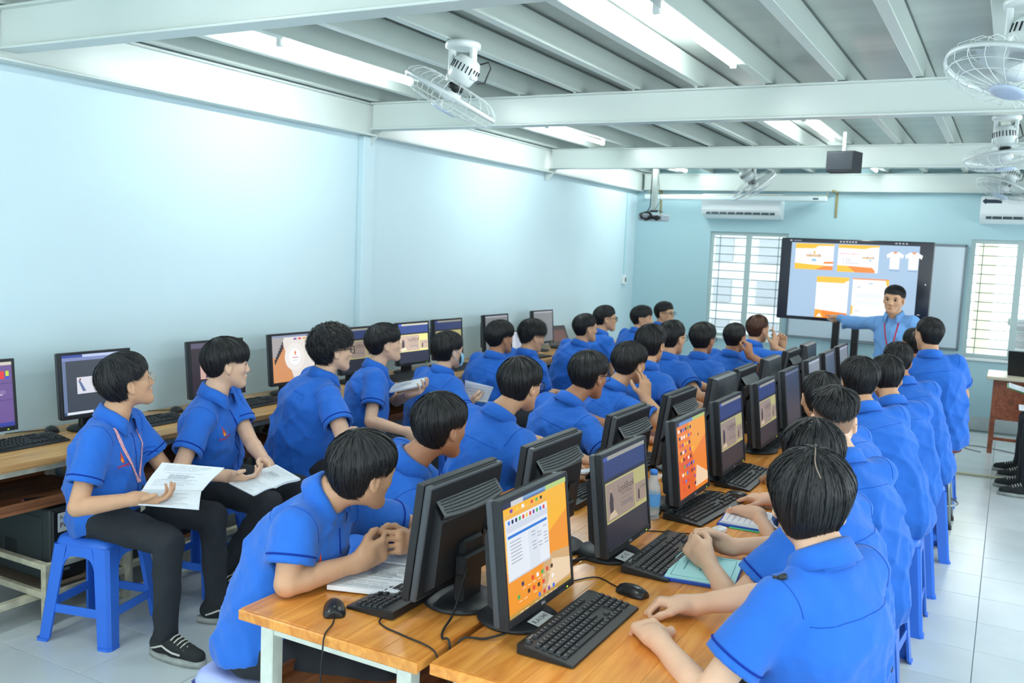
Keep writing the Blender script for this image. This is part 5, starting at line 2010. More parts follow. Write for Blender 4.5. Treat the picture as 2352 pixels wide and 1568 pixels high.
def person(label, head, pelvis, cy, hy, hp=0, hr=0, by=None, seat=.465, hair='bowl', hairm=None, arms=None, h=.008,
           skin=0, girth=1.0, glasses=None, legs=None, shirt=None, sleeve='short', face=False, nb=(0, 0, 0), seed=0,
           yoke=False, stand=False, trousers=True, shoes=False, collar_open=True, hs=1.0, stitch=True, group='students in blue shirts'):
    rng = np.random.default_rng(seed + 11)
    by = cy if by is None else by
    root = thing('person', label, 'person', (pelvis[0], pelvis[1], 0), 0, group)
    RO = A3((pelvis[0], pelvis[1], 0))
    Hc = A3(head)
    H = head_axes(hy, hp, hr)
    skinm = SKIN[skin]
    shm = shirt or SHIRT
    f, r = dvec(cy), rvec(cy)
    N = Hc + H[1] * -.03 + A3((0, 0, -.130)) - f * .024 + A3(nb)
    Scn = N + A3((0, 0, -.03)) - f * .004
    Pv = A3((pelvis[0], pelvis[1], seat + (.095 if not stand else 0)))
    axis = nrm(Scn - Pv)
    rr = nrm(r - axis * (r @ axis))
    ff = np.cross(axis, rr)
    ff = ff if ff @ f > 0 else -ff
    sw = .150 * (1 + (girth - 1) * .6)
    sh = {'R': Scn + rr * sw - axis * .05, 'L': Scn - rr * sw - axis * .05}
    # ---- arms
    arm = {}
    for sd in 'LR':
        sg = 1 if sd == 'R' else -1
        spec = (arms or {}).get(sd)
        if spec is None:
            tgt = Pv + f * .30 + rr * sg * .13 + A3((0, 0, .10))
            spec = dict(w=tgt, pole=rr * sg * .5 - f * .6 + A3((0, 0, -.6)), f=f, n=(0, 0, -1), pose='relax')
        if 'el' in spec:
            arm[sd] = (A3(spec['el']), A3(spec['w']), spec)
            continue
        el, wr = ik(sh[sd], spec['w'], .285, .245, A3(spec.get('pole', rr * sg - f * .5 + A3((0, 0, -.7)))))
        arm[sd] = (el, wr, spec)
    # ---- skin
    pts = [Hc + A3((.15, .15, .15)), Hc - A3((.15, .15, .2)), Pv + A3((.06, .06, .06)), Pv - A3((.06, .06, .06))]
    for sd in 'LR':
        el, wr, spec = arm[sd]
        for p in (sh[sd], el, wr, wr + nrm(spec['f']) * .21):
            pts += [p + .06, p - .06]
    pts = np.array(pts)
    Fd = Field(pts.min(0), pts.max(0), h)
    add_head(Fd, Hc, H, h < .006)
    Fd.cone(Hc + H[1] * -.022 + H[2] * -.045, N, .051, .053, k=.025)
    Fd.cone(N, Pv, .055, .05, k=.03)
    for sd in 'LR':
        el, wr, spec = arm[sd]
        g = 1 + (girth - 1) * .6
        Fd.cone(N - axis * .03, sh[sd], .035, .042, k=.02)
        Fd.cone(sh[sd], el, .043 * g, .0375 * g, k=.008)
        m_ = el + (wr - el) * .25
        Fd.cone(el, m_, .0365 * g, .0385 * g, k=.006)
        Fd.cone(m_, wr, .0385 * g, .0255, k=.003)
        add_hand(Fd, wr, spec['f'], spec['n'], sd, spec.get('pose', 'relax'))
    V, Fa = Fd.mesh()
    Q = (V - Hc) @ H.T
    lipv = (np.abs(Q[:, 0]) < .021 - .9 * np.abs(Q[:, 2] + .063)) & (Q[:, 1] > .084) & (Q[:, 2] < -.0545) & (Q[:, 2] > -.0735)
    mi = lipv[Fa].all(1).astype(int)
    body = new_obj('body', np_mesh('body', V - RO, Fa, [skinm, LIP], mi), root)
    # ---- shirt
    hb = max(h * 1.35, .0085)
    pts = [Pv + .26, Pv - .26 + A3((0, 0, .05)), N + .12, N - .12]
    slv = .66 if sleeve == 'short' else 1.0
    for sd in 'LR':
        el, wr, spec = arm[sd]
        pts += [sh[sd] + .13, sh[sd] - .13, el + .1, el - .1]
        if sleeve == 'long':
            pts += [wr + .08, wr - .08]
    pts = np.array(pts)
    Fs = Field(pts.min(0), pts.max(0), hb)
    D = Scn - Pv
    rb = rvec(by)
    p0, p1, p2, p3 = Pv - axis * .03, Pv + D * .30 - ff * .012, Pv + D * .70 - ff * .022, Scn - axis * .035 - ff * .012
    g = girth
    s0, s1, s2, s3 = (.180 * g, .150 * g), (.172 * g, .138 * g), (.176 * (1 + (g - 1) * .7), .126 * g), (.118, .078)
    Fs.slab(p0, p1, s0, s1, rb * .6 + rr * .4, k=.05)
    Fs.slab(p1, p2, s1, s2, rr, k=.05)
    Fs.slab(p2, p3, s2, s3, rr, k=.05)
    ring = {}
    for sd in 'LR':
        el, wr, spec = arm[sd]
        Fs.cone(N - axis * .052 - ff * .008, sh[sd], .052, .060, k=.035)
        e = sh[sd] + (el - sh[sd]) * slv
        d = nrm(el - sh[sd])
        r0, r1 = .063 * (1 + (g - 1) * .5), (.073 if sleeve == 'short' else .055) * (1 + (g - 1) * .5)
        # flat-ended sleeve
        L = np.linalg.norm(e - sh[sd])
        m_ = .14
        w_ = Fs.win(np.minimum(sh[sd], e) - m_, np.maximum(sh[sd], e) + m_)
        sl, X, Y, Z = w_
        X, Y, Z = X - sh[sd][0], Y - sh[sd][1], Z - sh[sd][2]
        tt = X * d[0] + Y * d[1] + Z * d[2]
        tc = np.maximum(tt, 0)
        rd = np.sqrt((X - d[0] * tc) ** 2 + (Y - d[1] * tc) ** 2 + (Z - d[2] * tc) ** 2)
        dd = rd - (r0 + (r1 - r0) * np.clip(tt / L, 0, 1))
        if sleeve == 'short':
            dd = np.maximum(dd, tt - L)
        Fs.comb(sl, dd.astype(np.float32), .035, 'u')
        if sleeve == 'long':
            Fs.cone(el, wr + nrm(wr - el) * -.01, .054, .038, k=.03)
        ring[sd] = (sh[sd] + d * (L - .026), d, r1 - (r1 - r0) * .026 / L)
    k1, k2, k3 = rng.random(3) * 6.28

    def folds(P):
        q = P - Pv
        u_, v_, w2 = q @ rr, q @ ff, q @ axis
        a = np.arctan2(v_, u_)
        lw = np.clip(1 - w2 / (np.linalg.norm(D) * .95), 0, 1)
        rg = lambda x: (1 - np.abs(np.sin(x))) ** 2
        o = -.010 * (.15 + lw) * rg(a * 3.2 + 1.2 * np.sin(w2 * 7 + k1) + k2)
        o += -.0095 * rg(u_ * 17 + w2 * 13 + 1.6 * np.sin(w2 * 11 + k3) + k1) * np.clip(1.25 - np.abs(w2 - .27) * 3.2, 0, 1)
        o += -.0095 * rg(u_ * 15 - w2 * 15 + 1.5 * np.sin(v_ * 12 + k2) + k3) * np.clip(1.1 - np.abs(w2 - .2) * 3.2, 0, 1)
        o += -.0075 * rg(w2 * 21 - u_ * 6 + 1.6 * np.sin(v_ * 12 + u_ * 9 + k2)) * lw
        o += .0014 * np.sin(P[:, 0] * 52 + 2 * np.sin(P[:, 2] * 34 + k2)) * np.sin(P[:, 1] * 47 + P[:, 2] * 26 + k3)
        bk = np.clip(-v_ / .06, 0, 1) * np.clip((np.linalg.norm(D) * .78 - w2) / .08, 0, 1)
        o += -.0115 * rg(u_ * 19 + .7 * np.sin(w2 * 9 + k1) + k3) * bk
        o += .006
        for sd_ in 'LR':
            o *= np.clip((np.linalg.norm(P - ring[sd_][0], axis=1) - .075) / .06, 0, 1)
        return o
    Fs.ripple(folds)
    for sd in 'LR':
        el, wr, spec = arm[sd]
        if sleeve == 'short':
            c, d, r_ = ring[sd]
            Fs.cone(c + d * .006, c + d * .07, r_ - max(.015, 1.9 * hb), r_ - max(.013, 1.7 * hb), k=.004, op='s')
    hem = Pv - axis * .060
    Fs.cut(hem, -axis * .6 + A3((0, 0, -.5)) + (ff * .62 if not stand else 0))
    Fs.cone(N + A3((0, 0, .01)) + ff * .02, N + A3((0, 0, .16)), .054, .06, k=.012, op='s')
    SV, SFa = Fs.mesh()
    shirt_o = new_obj('shirt', np_mesh('shirt', SV - RO, SFa, shm), root)
    bvh = None
    # trim rings
    if sleeve == 'short':
        for sd in 'LR':
            c, d, r_ = ring[sd]
            t1 = nrm(np.cross(d, (0.3, .2, 1)))
            t2 = np.cross(d, t1)
            b = MB()
            b.smooth = True
            b.tube([Vector(c - RO + (t1 * math.cos(a) + t2 * math.sin(a)) * (r_ + .0012)) for a in np.linspace(0, 2 * PI, 33)[:-1]], .0030, 5, closed=True)
            b.build('sleeve_trim', SEAM, shirt_o)
    # collar
    up_n = nrm(nrm(Hc - H[2] * .06 - H[1] * .03 - N) * .7 + A3((0, 0, 1)) * .35 + axis * .2 - ff * .05)
    cf = nrm(ff - up_n * (ff @ up_n))
    cr_ = np.cross(cf, up_n)
    b = MB()
    b.smooth = True
    nC = 30
    vs = []
    op = 26 if collar_open else 12
    angs = np.radians(np.linspace(op, 360 - op, nC + 1))
    C0 = N + A3((0, 0, -.006)) + ff * .002
    for a in angs:
        frnt = max(0, math.cos(a)) ** 2
        back = max(0, -math.cos(a))
        dd = cf * math.cos(a) + cr_ * math.sin(a)
        lx = .0655 + .010 * frnt
        drop = .030 * frnt
        prof = [(lx + .006, -.03 - drop), (lx - .006, .022 - drop * 1.1 + .008 * back), (lx - .002, .029 - drop * 1.1 + .010 * back), (lx + .008, .026 - drop * 1.1 + .008 * back),
                (lx + .024 + .016 * frnt, -.020 - drop - .026 * frnt)]
        for (q, z) in prof:
            vs.append(Vector(C0 - RO + dd * q + up_n * z))
    fs = []
    for i in range(nC):
        for j in range(4):
            a0 = i * 5 + j
            fs.append((a0, a0 + 1, a0 + 6, a0 + 5))
    b.add(vs, fs)
    co = b.build('collar', shm, shirt_o)
    so = co.modifiers.new('thick', 'SOLIDIFY')
    so.thickness = .003
    # back yoke and shoulder seams, front placket
    if stitch:
        bvh = BVHTree.FromPolygons([tuple(q) for q in SV], [tuple(q) for q in SFa])

        def lay(pts_dirs, name, rad_, mm, lift=.0006):
            out = []
            for p, d in pts_dirs:
                hit = bvh.ray_cast(Vector(p), Vector(d), 1.0)
                if hit[0] is not None:
                    out.append(hit[0] - Vector(d) * lift - Vector(RO))
                elif len(out) > 1:
                    break
            if len(out) > 2:
                b2 = MB()
                b2.smooth = True
                b2.tube(out, rad_, 5)
                b2.build(name, mm, shirt_o)
        c = Scn - axis * .085
        lay([(c + rr * x + axis * (.012 - .4 * x * x) - ff * .4, ff) for x in np.linspace(-.13, .13, 21)], 'yoke_seam', .0011, STITCH)
        for sd in 'LR':
            sg = 1 if sd == 'R' else -1
            el = arm[sd][0]
            d = nrm(nrm(el - sh[sd]) * .35 + rr * sg * .75)
            t1 = nrm(ff - d * (ff @ d))
            t2 = nrm(np.cross(d, t1))
            t2 = t2 if t2 @ axis > 0 else -t2
            lst = []
            for a in np.radians(np.linspace(-15, 190, 23)):
                o = t1 * math.cos(a) + t2 * math.sin(a)
                lst.append((sh[sd] - rr * sg * .012 + o * .17, -o))
            lay(lst, 'shoulder_seam', .0011, STITCH)
        bt = [(Scn + axis * z + ff * .4, -ff) for z in np.linspace(-.045, -.43, 24)]
        lay(bt, 'placket', .0065, SEAM if shm == SHIRT else shm, lift=-.0045)
    # ---- head things
    hm = Matrix(((*H[:, 0], 0), (*H[:, 1], 0), (*H[:, 2], 0), (0, 0, 0, 1)))
    hm = Matrix([[H[0][i], H[1][i], H[2][i], (Hc - RO)[i]] for i in range(3)] + [[0, 0, 0, 1]])
    me, fade = hair_mesh(hair, hairm or HAIR)
    ho = new_obj('hair', me, root)
    ho.matrix_local = hm @ Matrix.Diagonal((hs, hs, hs, 1))
    if fade:
        fo = new_obj('cropped_side', fade, ho)
    if hair == 'part':
        b = MB()
        tt_ = np.linspace(.03, .34, 9)
        pa = np.radians(170 + 10 * np.sin(tt_ * 9))
        for q_, s_ in ((-.0009, 0), (.0009, 1)):
            b.v += [tuple(q) for q in hpt(np.radians(149) * tt_, pa + q_ / np.maximum(np.sin(np.radians(149) * tt_) * .085, .01), np.full(9, .0305) - .004 * tt_)]
        b.f = [(i, i + 1, i + 10, i + 9) for i in range(8)]
        b.m, b.sm, b.c = [0] * 8, [True] * 8, [None] * 8
        b.build('parting', mat('scalp', S(150, 130, 118), .7), ho)
    if glasses:
        a_, l_ = glasses_meshes(glasses)
        go = new_obj('glasses', a_, root)
        go.matrix_local = hm
        new_obj('lens', l_, go)
    if face:
        e_, b_ = eye_mesh()
        for s_ in (-1, 1):
            o = new_obj('eye', e_, root)
            o.matrix_local = hm @ Matrix.Translation((.0315 * s_, .0735, .004))
            o = new_obj('eyebrow', b_, root)
            o.matrix_local = hm @ Matrix.Translation((.034 * s_, .0845, .023)) @ Matrix.Scale(s_, 4, (1, 0, 0))
    # ---- trousers and shoes
    if trousers:
        ht = max(h * 1.7, .011)
        if legs is None:
            legs = [(by + 9, .0), (by - 9, .0)]
        hips = [Pv - rb * .085 - A3((0, 0, .012)), Pv + rb * .085 - A3((0, 0, .012))]
        js = []
        for i, (ya, fo_) in enumerate(legs):
            if stand:
                kn = hips[i] + A3((0, 0, -.42)) + dvec(ya) * .03
                an = A3((kn[0], kn[1], .11)) - dvec(ya) * .03
            else:
                kn = hips[i] + dvec(ya) * .42 + A3((0, 0, .0))
                kn[2] = max(.50, seat + .045)
                an = A3((kn[0], kn[1], .112)) + dvec(ya) * fo_
            js.append((hips[i], kn, an, ya))
        pts = [Pv + .2, Pv - .2]
        for a, k_, n_, ya in js:
            pts += [k_ + .1, k_ - .1, n_ + .09, n_ - .07]
        pts = np.array(pts)
        Ft = Field(pts.min(0), pts.max(0), ht)
        Ft.ell(Pv - A3((0, 0, .005)), np.stack([rb, dvec(by), A3((0, 0, 1))]), (.165 * g, .138 * g, .10), k=.03)
        for a, k_, n_, ya in js:
            Ft.cone(a, k_, .088 * g, .064, k=.02)
            Ft.cone(k_, n_, .062, .049, k=.008)
        if not stand:
            Ft.cut((0, 0, seat + .006), (0, 0, -1)) if False else None
        kk = rng.random(2) * 6.28
        Ft.ripple(lambda P: -.006 * (1 - np.abs(np.sin(P[:, 2] * 17 + 2.2 * np.sin(P[:, 0] * 14 + kk[0]) + 2 * np.sin(P[:, 1] * 13 + kk[1])))) ** 2 + .001 * np.sin(P[:, 0] * 55 + P[:, 1] * 48 + kk[1]))
        TV, TF = Ft.mesh()
        new_obj('trousers', np_mesh('trousers', TV - RO, TF, TROUSER), root)
        if shoes:
            for a, k_, n_, ya in js:
                so_ = shoe(shoes, root)
                so_.location = Vector((n_[0], n_[1], 0)) - Vector(RO)
                so_.rotation_euler = (0, 0, rad(ya - 90))
                so_.scale = (1.1, 1.12, 1.08)
    info = dict(root=root, H=H, Hc=Hc, N=N, Sc=Scn, Pv=Pv, rr=rr, ff=ff, axis=axis, arm=arm, RO=RO, shirt=shirt_o, SV=SV, SF=SFa, bvh=bvh, hm=hm)
    return info


_shoe = {}


def shoe(kind, parent):
    """sneaker pointing +y, ankle above the origin"""
    if kind not in _shoe:
        Fd = Field((-.07, -.09, -.01), (.07, .22, .13), .005)
        I = np.eye(3)
        Fd.cone((0, -.03, .055), (0, .06, .05), .037, .036, k=.02)
        Fd.cone((0, .06, .048), (0, .155, .036), .036, .030, k=.02)
        Fd.cone((0, -.01, .06), (0, -.005, .10), .040, .043, k=.02)
        Fd.cone((0, .01, .075), (0, .11, .052), .026, .022, k=.02)
        Fd.cut((0, 0, .022), (0, 0, -1))
        V, Fa = Fd.mesh()
        up_ = np_mesh('upper', V, Fa, mat('shoe_upper_' + kind, S(34, 38, 40) if kind != 'sandal' else S(20, 20, 22), .8, bump=.2, bscale=600))
        b = MB()
        b.smooth = True
        out = []
        for i in range(36):
            a = 2 * PI * i / 36
            x, y = math.cos(a), math.sin(a)
            out.append((.041 * x * (1 + .12 * y), .052 + .142 * (abs(y) ** .85) * (1 if y > 0 else -.92)))
        b.prism([(x * .97, y) for x, y in out], .001, .027)
        so = b.mesh('sole', mat('shoe_sole', S(158, 162, 158), .8, noise=.2, nscale=30))
        l = MB()
        l.smooth = True
        for k in range(5):
            y = .048 + .016 * k
            z = .1005 - .0068 * k
            l.tube([(-.026, y, z - .012), (-.012, y + .006, z), (.012, y + .006, z), (.026, y, z - .012)], .0034, 6)
        la = l.mesh('laces', mat('shoe_laces', S(200, 198, 186), .8))
        t = MB()
        t.smooth = True
        for s_ in (-1, 1):
            t.tube([(.040 * s_, -.035, .046), (.0435 * s_, -.01, .056), (.0435 * s_, .02, .068), (.042 * s_, .045, .056), (.041 * s_, .07, .048), (.039 * s_, .105, .046)], .0042, 6)
        st = t.mesh('side_stripe', mat('shoe_stripe', S(205, 203, 192), .7))
        _shoe[kind] = (up_, so, la, st)
    up_, so, la, st = _shoe[kind]
    o = new_obj('shoe', up_, parent)
    new_obj('sole', so, o)
    new_obj('laces', la, o)
    if kind == 'striped':
        new_obj('side_stripe', st, o)
    return o
# ------------------------------------------------------------------ the class
TV = A3((-1.4, 9.75, 1.6))


def look(h_, d=0):
    return math.degrees(math.atan2(TV[1] - h_[1], TV[0] - h_[0])) + d


def lay_ribbon(I, uw, width, name, m, parent, lift=.003):
    """strip laid on the shirt front; uw = (across, along the spine) points"""
    b = MB()
    b.smooth = True
    vs = []
    uw = [A3(q) for q in uw]
    for i, (u, w_) in enumerate(uw):
        d = uw[min(i + 1, len(uw) - 1)] - uw[max(i - 1, 0)]
        d = d / np.linalg.norm(d)
        for s_ in (-1, 1):
            o = I['Sc'] + I['rr'] * (u + s_ * -d[1] * width / 2) + I['axis'] * (w_ + s_ * d[0] * width / 2) + I['ff'] * .4
            hit = I['bvh'].ray_cast(Vector(o), Vector(-I['ff']), 1.0)
            p = hit[0] if hit[0] is not None else Vector(o - I['ff'] * .3)
            vs.append(p + Vector(I['ff']) * lift - Vector(I['RO']))
    b.add(vs, [(2 * i, 2 * i + 1, 2 * i + 3, 2 * i + 2) for i in range(len(uw) - 1)])
    return b.build(name, m, parent)


def decal(I, polys, name, u0, w0, sc, parent, lift=.0022):
    b = MB()
    for pts, c in polys:
        vs = []
        for (x, y) in pts:
            o = I['Sc'] + I['rr'] * (u0 + x * sc) + I['axis'] * (w0 + y * sc) + I['ff'] * .4
            hit = I['bvh'].ray_cast(Vector(o), Vector(-I['ff']), 1.0)
            p = hit[0] if hit[0] is not None else Vector(o - I['ff'] * .3)
            vs.append(p + Vector(I['ff']) * lift - Vector(I['RO']))
        b.color = c
        b.add(vs, [tuple(range(len(vs)))])
    return b.build(name, PRINT, parent)


FLAME = [([(0, 0), (.5, .1), (.75, .6), (.55, 1.2), (.45, 1.9), (.25, 1.2), (.1, .6)], S(232, 84, 40)), ([(.2, .1), (.5, .15), (.6, .5), (.45, .9), (.3, .5)], S(250, 200, 70))]
WORDS = [([(-1.1 + .28 * k, -.5), (-.9 + .28 * k, -.5), (-.9 + .28 * k, -.22), (-1.1 + .28 * k, -.22)], S(206, 60, 84)) for k in range(9)] + [([(-1.0, -.72), (1.3, -.72), (1.3, -.64), (-1.0, -.64)], S(150, 70, 130))]


def badge_and_pocket(I, side=1):
    decal(I, FLAME + WORDS, 'chest_emblem', -.085 * -1, -.15, .028, I['shirt'])
    lay_ribbon(I, [(-.13, -.155), (-.10, -.156), (-.07, -.156), (-.045, -.155)], .004, 'pocket_seam', SEAM, I['shirt'], .002)
    lay_ribbon(I, [(-.13, -.135), (-.10, -.136), (-.07, -.136), (-.045, -.135)], .003, 'pocket_edge', STITCH, I['shirt'], .002)


PAPER = mat('white_paper', S(236, 240, 246), .7, spec=.2)
INK = attr_mat('page_print', 0, .7, .2)


def sheet(b, ink, c4, th, rows=14, margin=.1, seed=0, table=False):
    """one page block from four top corners (a,b along the spine side, c,d the outer side)"""
    a, b_, c, d = [Vector(q) for q in c4]
    n = (b_ - a).cross(d - a).normalized()
    if n.z < 0:
        n = -n
    N_ = 6
    bil = lambda u, v: (a * (1 - u) + b_ * u) * (1 - v) + (d * (1 - u) + c * u) * v + n * (.010 * math.sin(PI * min(1, v * 1.25)) * .6)
    vs, fs = [], []
    for i in range(N_ + 1):
        for u in (0, 1):
            p = bil(u, i / N_)
            vs += [p, p - n * th]
    for i in range(N_):
        q = i * 4
        fs += [(q, q + 2, q + 6, q + 4), (q + 1, q + 5, q + 7, q + 3), (q, q + 4, q + 5, q + 1), (q + 2, q + 3, q + 7, q + 6)]
    fs += [(0, 1, 3, 2), (N_ * 4, N_ * 4 + 2, N_ * 4 + 3, N_ * 4 + 1)]
    b.smooth = False
    b.add(vs, fs)
    rn = random.Random(seed)
    grey = S(150, 157, 168)
    L = [(.1, .9 - k * .8 / rows, .1 + rn.uniform(.45, .8), .009) for k in range(rows) if not (table and 4 <= k <= 9)]
    if table:
        L += [(.2, .62, .8, .008), (.2, .36, .8, .008)] + [(.28, .40 + k * .045, .28 + rn.uniform(.2, .45), .02) for k in range(4)]
    for (u0, v, u1, hh) in L:
        ink.color = grey
        m_ = 4
        for k in range(m_):
            ua, ub = u0 + (u1 - u0) * k / m_, u0 + (u1 - u0) * (k + .9) / m_
            ink.add([bil(ua, v) + n * .0007, bil(ub, v) + n * .0007, bil(ub, v + hh) + n * .0007, bil(ua, v + hh) + n * .0007], [(0, 1, 2, 3)])


def booklet(lb, pages, cover=None, name='booklet', group='booklets and papers', cth=.002, cm=None):
    o = Vector(pages[0][0][0])
    t = thing(name, lb, 'book', (o.x, o.y, 0), 0, group)
    off = Vector((o.x, o.y, 0))
    ink = MB()
    for i, (c4, th) in enumerate(pages):
        b = MB()
        sheet(b, ink, [Vector(q) - off for q in c4], th, seed=i, table=(i == 0))
        b.build('page_block', PAPER, t)
    ink.build('printed_lines', INK, t, kind='stuff')
    if cover:
        b = MB()
        a, b_, c, d = [Vector(q) - off for q in cover]
        n = (b_ - a).cross(d - a).normalized()
        n = -n if n.z < 0 else n
        b.add([a, b_, c, d, a - n * cth, b_ - n * cth, c - n * cth, d - n * cth], [(0, 1, 2, 3), (7, 6, 5, 4), (0, 4, 5, 1), (1, 5, 6, 2), (2, 6, 7, 3), (3, 7, 4, 0)])
        b.build('cover', cm, t)
    return t


def lap(I_w, f, n, pose='hold', pole=None):
    d = dict(w=A3(I_w), f=f, n=n, pose=pose)
    if pole is not None:
        d['pole'] = A3(pole)
    return d


# ---- left wall row -------------------------------------------------------
h_ = (-3.37, 2.70, 1.142)
P1 = person('student in blue shirt with pink lanyard and wire glasses, reading at the left edge', h_, (-3.47, 2.67), 26, look(h_, -4), hp=14, by=18, hair='quiff', h=.0042, skin=1, glasses='wire', face=True, seed=1,
            arms={'R': lap((-3.11, 2.545, .70), (.8, .45, -.05), (0.15, .2, 1), 'hold', (-.5, -.6, -.5)), 'L': lap((-3.14, 2.84, .67), (.6, -.45, .0), (-.1, -.3, 1), 'hold', (-.6, .6, -.5))},
            legs=[(35, .02), (5, -.01)], shoes='striped')
badge_and_pocket(P1)
PINK = mat('pink_lanyard_ribbon', S(236, 176, 184), .7, noise=.25, nscale=120)
la_ = lay_ribbon(P1, [(.088, .0), (.092, -.02), (.088, -.05), (.078, -.09), (.062, -.13), (.044, -.17), (.024, -.215), (.008, -.25), (.002, -.262)], .016, 'lanyard', PINK, P1['root'])
lay_ribbon(P1, [(-.075, -.02), (-.068, -.05), (-.055, -.10), (-.035, -.16), (-.015, -.22), (-.002, -.262)], .014, 'lanyard', PINK, P1['root'])
b = MB(); b.smooth = True
c_ = P1['Sc'] - P1['axis'] * .275 + P1['ff'] * .155 - P1['RO']
b.tube([Vector(c_), Vector(c_ - A3((0, 0, .035)))], .005, 8); b.build('lanyard_clip', DARKP, P1['root'])
b = MB(); b.M = Matrix.Translation(Vector(c_ - A3((0, 0, .075)))) @ Matrix.Rotation(rad(-60), 4, 'Z')
b.box((-.025, -.002, -.04), (.025, .002, .04), .003); b.build('id_card', mat('id_card_plastic', S(226, 226, 196), .4), P1['root'])
booklet('open printed handout in the hands of the lanyard student', [(((-3.17, 2.615, .712), (-2.95, 2.74, .718), (-2.945, 2.86, .795), (-3.19, 2.735, .805)), .004), (((-3.17, 2.61, .712), (-2.95, 2.735, .718), (-2.855, 2.635, .682), (-3.08, 2.52, .69)), .008)])
stool(-3.49, 2.66, 14, 'blue plastic stool under the student with the pink lanyard')

h_ = (-3.35, 3.265, 1.172)
P2 = person('student with bowl-cut black hair holding a folded handout, second along the left row', h_, (-3.52, 3.33), 24, look(h_, -14), hp=0, by=20, hair='bowl', h=.005, skin=0, face=True, seed=2,
            arms={'R': lap((-3.08, 3.03, .70), (.9, .3, -.05), (0, .3, 1), 'hold', (-.4, -.7, -.5)), 'L': lap((-3.08, 3.26, .72), (.85, -.4, -.1), (-.3, -.6, -.6), 'hold', (-.6, .6, -.5))}, legs=[(28, -.12), (4, -.3)], shoes='sandal')
badge_and_pocket(P2)
booklet('folded printed handout held by the bowl-cut student', [(((-3.02, 3.10, .705), (-2.80, 3.02, .70), (-2.76, 3.14, .72), (-2.98, 3.22, .735)), .010), (((-3.02, 3.10, .705), (-2.80, 3.02, .70), (-2.84, 2.93, .675), (-3.06, 3.0, .68)), .006)])
stool(-3.55, 3.32, 10, 'blue plastic stool under the bowl-cut student in the second seat')

h_ = (-3.31, 4.02, 1.185)
P3 = person('heavy-set student with curly black hair and black glasses in the left row', h_, (-3.46, 3.92), 58, look(h_, -10), hp=2, by=35, hair='curly', h=.006, skin=0, girth=1.26, glasses='black', face=True, seed=3,
            arms={'R': lap((-3.02, 4.02, .70), (.6, .7, 0), (0, 0, -1), 'relax', (.5, -.8, -.4))}, hs=1.05)
stool(-3.47, 3.92, 20, 'blue plastic stool under the curly-haired student')
h_ = (-3.47, 4.72, 1.155)
P4 = person('student with a thick mushroom haircut holding up a booklet near the pillar', h_, (-3.55, 4.62), 42, look(h_, -14), hp=8, by=25, hair='bowl', h=.007, skin=0, face=True, seed=4,
            arms={'R': lap((-3.12, 4.52, .66), (.5, .3, -.6), (-.3, .8, -.3), 'relax', (-.3, -.7, -.5)), 'L': lap((-3.36, 4.86, .83), (.9, .1, .3), (0, -.3, 1), 'hold', (-.4, .6, -.5))})
booklet('stapled booklet held up by the mushroom-haircut student', [(((-3.44, 4.74, .85), (-3.26, 4.84, .90), (-3.28, 4.93, .94), (-3.46, 4.83, .89)), .012)])
stool(-3.55, 4.62, 16, 'blue plastic stool under the mushroom-haircut student')
h_ = (-3.33, 5.26, 1.08)
P5 = person('student wearing a pale blue face mask in the left row', h_, (-3.42, 5.15), 78, look(h_, 4), by=50, hair='quiff', h=.008, skin=0, seed=5,
            arms={'R': lap((-3.16, 5.24, .74), (.5, .8, .3), (-.3, .3, .9), 'hold', (.6, -.6, -.5))})
b = MB(); b.smooth = True
vs, fs = [], []
for i in range(9):
    a = rad(-62 + 15.5 * i)
    for (r_, z) in ((.098, -.012), (.112, -.035), (.112, -.07), (.096, -.100)):
        vs.append((math.sin(a) * r_ * .78, math.cos(a) * r_ * (.72 + .32 * math.cos(a)) + .008, z))
for i in range(8):
    for j in range(3):
        q = i * 4 + j
        fs.append((q, q + 1, q + 5, q + 4))
b.add(vs, fs)
for s_ in (-1, 1):
    b.tube([(.07 * s_, .052, -.02), (.088 * s_, -.01, .012), (.088 * s_, -.03, -.01), (.084 * s_, -.01, -.04), (.07 * s_, .05, -.085)], .0018, 5)
mk = b.build('face_mask', mat('pale_blue_mask', S(150, 205, 236), .8), P5['root'])
mk.matrix_local = P5['hm']
stool(-3.43, 5.15, 30, 'blue plastic stool under the masked student')
LR = [((-3.33, 5.98, 1.12), (-3.42, 5.9), 82, 2, 'bowl', 2, None, 'student with a smooth bowl cut, sixth along the left row'),
      ((-3.31, 6.47, 1.10), (-3.42, 6.45), 76, -6, 'fluffy', 1, None, 'student with fluffy spiked hair looking down, seventh along the left row'),
      ((-3.23, 7.33, 1.12), (-3.40, 7.25), 66, 0, 'neat', 1, 'wire', 'student with short faded hair and thin glasses, eighth along the left row'),
      ((-3.40, 8.18, 1.15), (-3.48, 8.1), 58, -4, 'neat', 1, 'black', 'student with neat hair and black glasses, in profile near the far left desks'),
      ((-3.33, 9.0, 1.12), (-3.45, 8.95), 70, -10, 'quiff', 1, None, 'student with wavy hair, second from the far left corner'),
      ((-3.28, 9.55, 1.15), (-3.40, 9.5), 66, -12, 'neat', 1, 'black', 'student in black glasses farthest along the left row')]
for i, (h_, pv, cy, dl, hs_, sk, gl, lb) in enumerate(LR):
    person(lb, h_, pv, cy, look(h_, dl), hp=-12 if i == 1 else 2, by=40, hair=hs_, h=.0095, skin=sk, glasses=gl, face=i > 1, seed=20 + i, stitch=i < 3)
    stool(pv[0], pv[1], 20 + 7 * i, 'blue plastic stool in the left row under the %s' % ('smooth bowl-cut student', 'fluffy-haired student', 'student with thin glasses', 'student in black glasses', 'wavy-haired student near the corner', 'student farthest along the left row')[i])
b = MB()
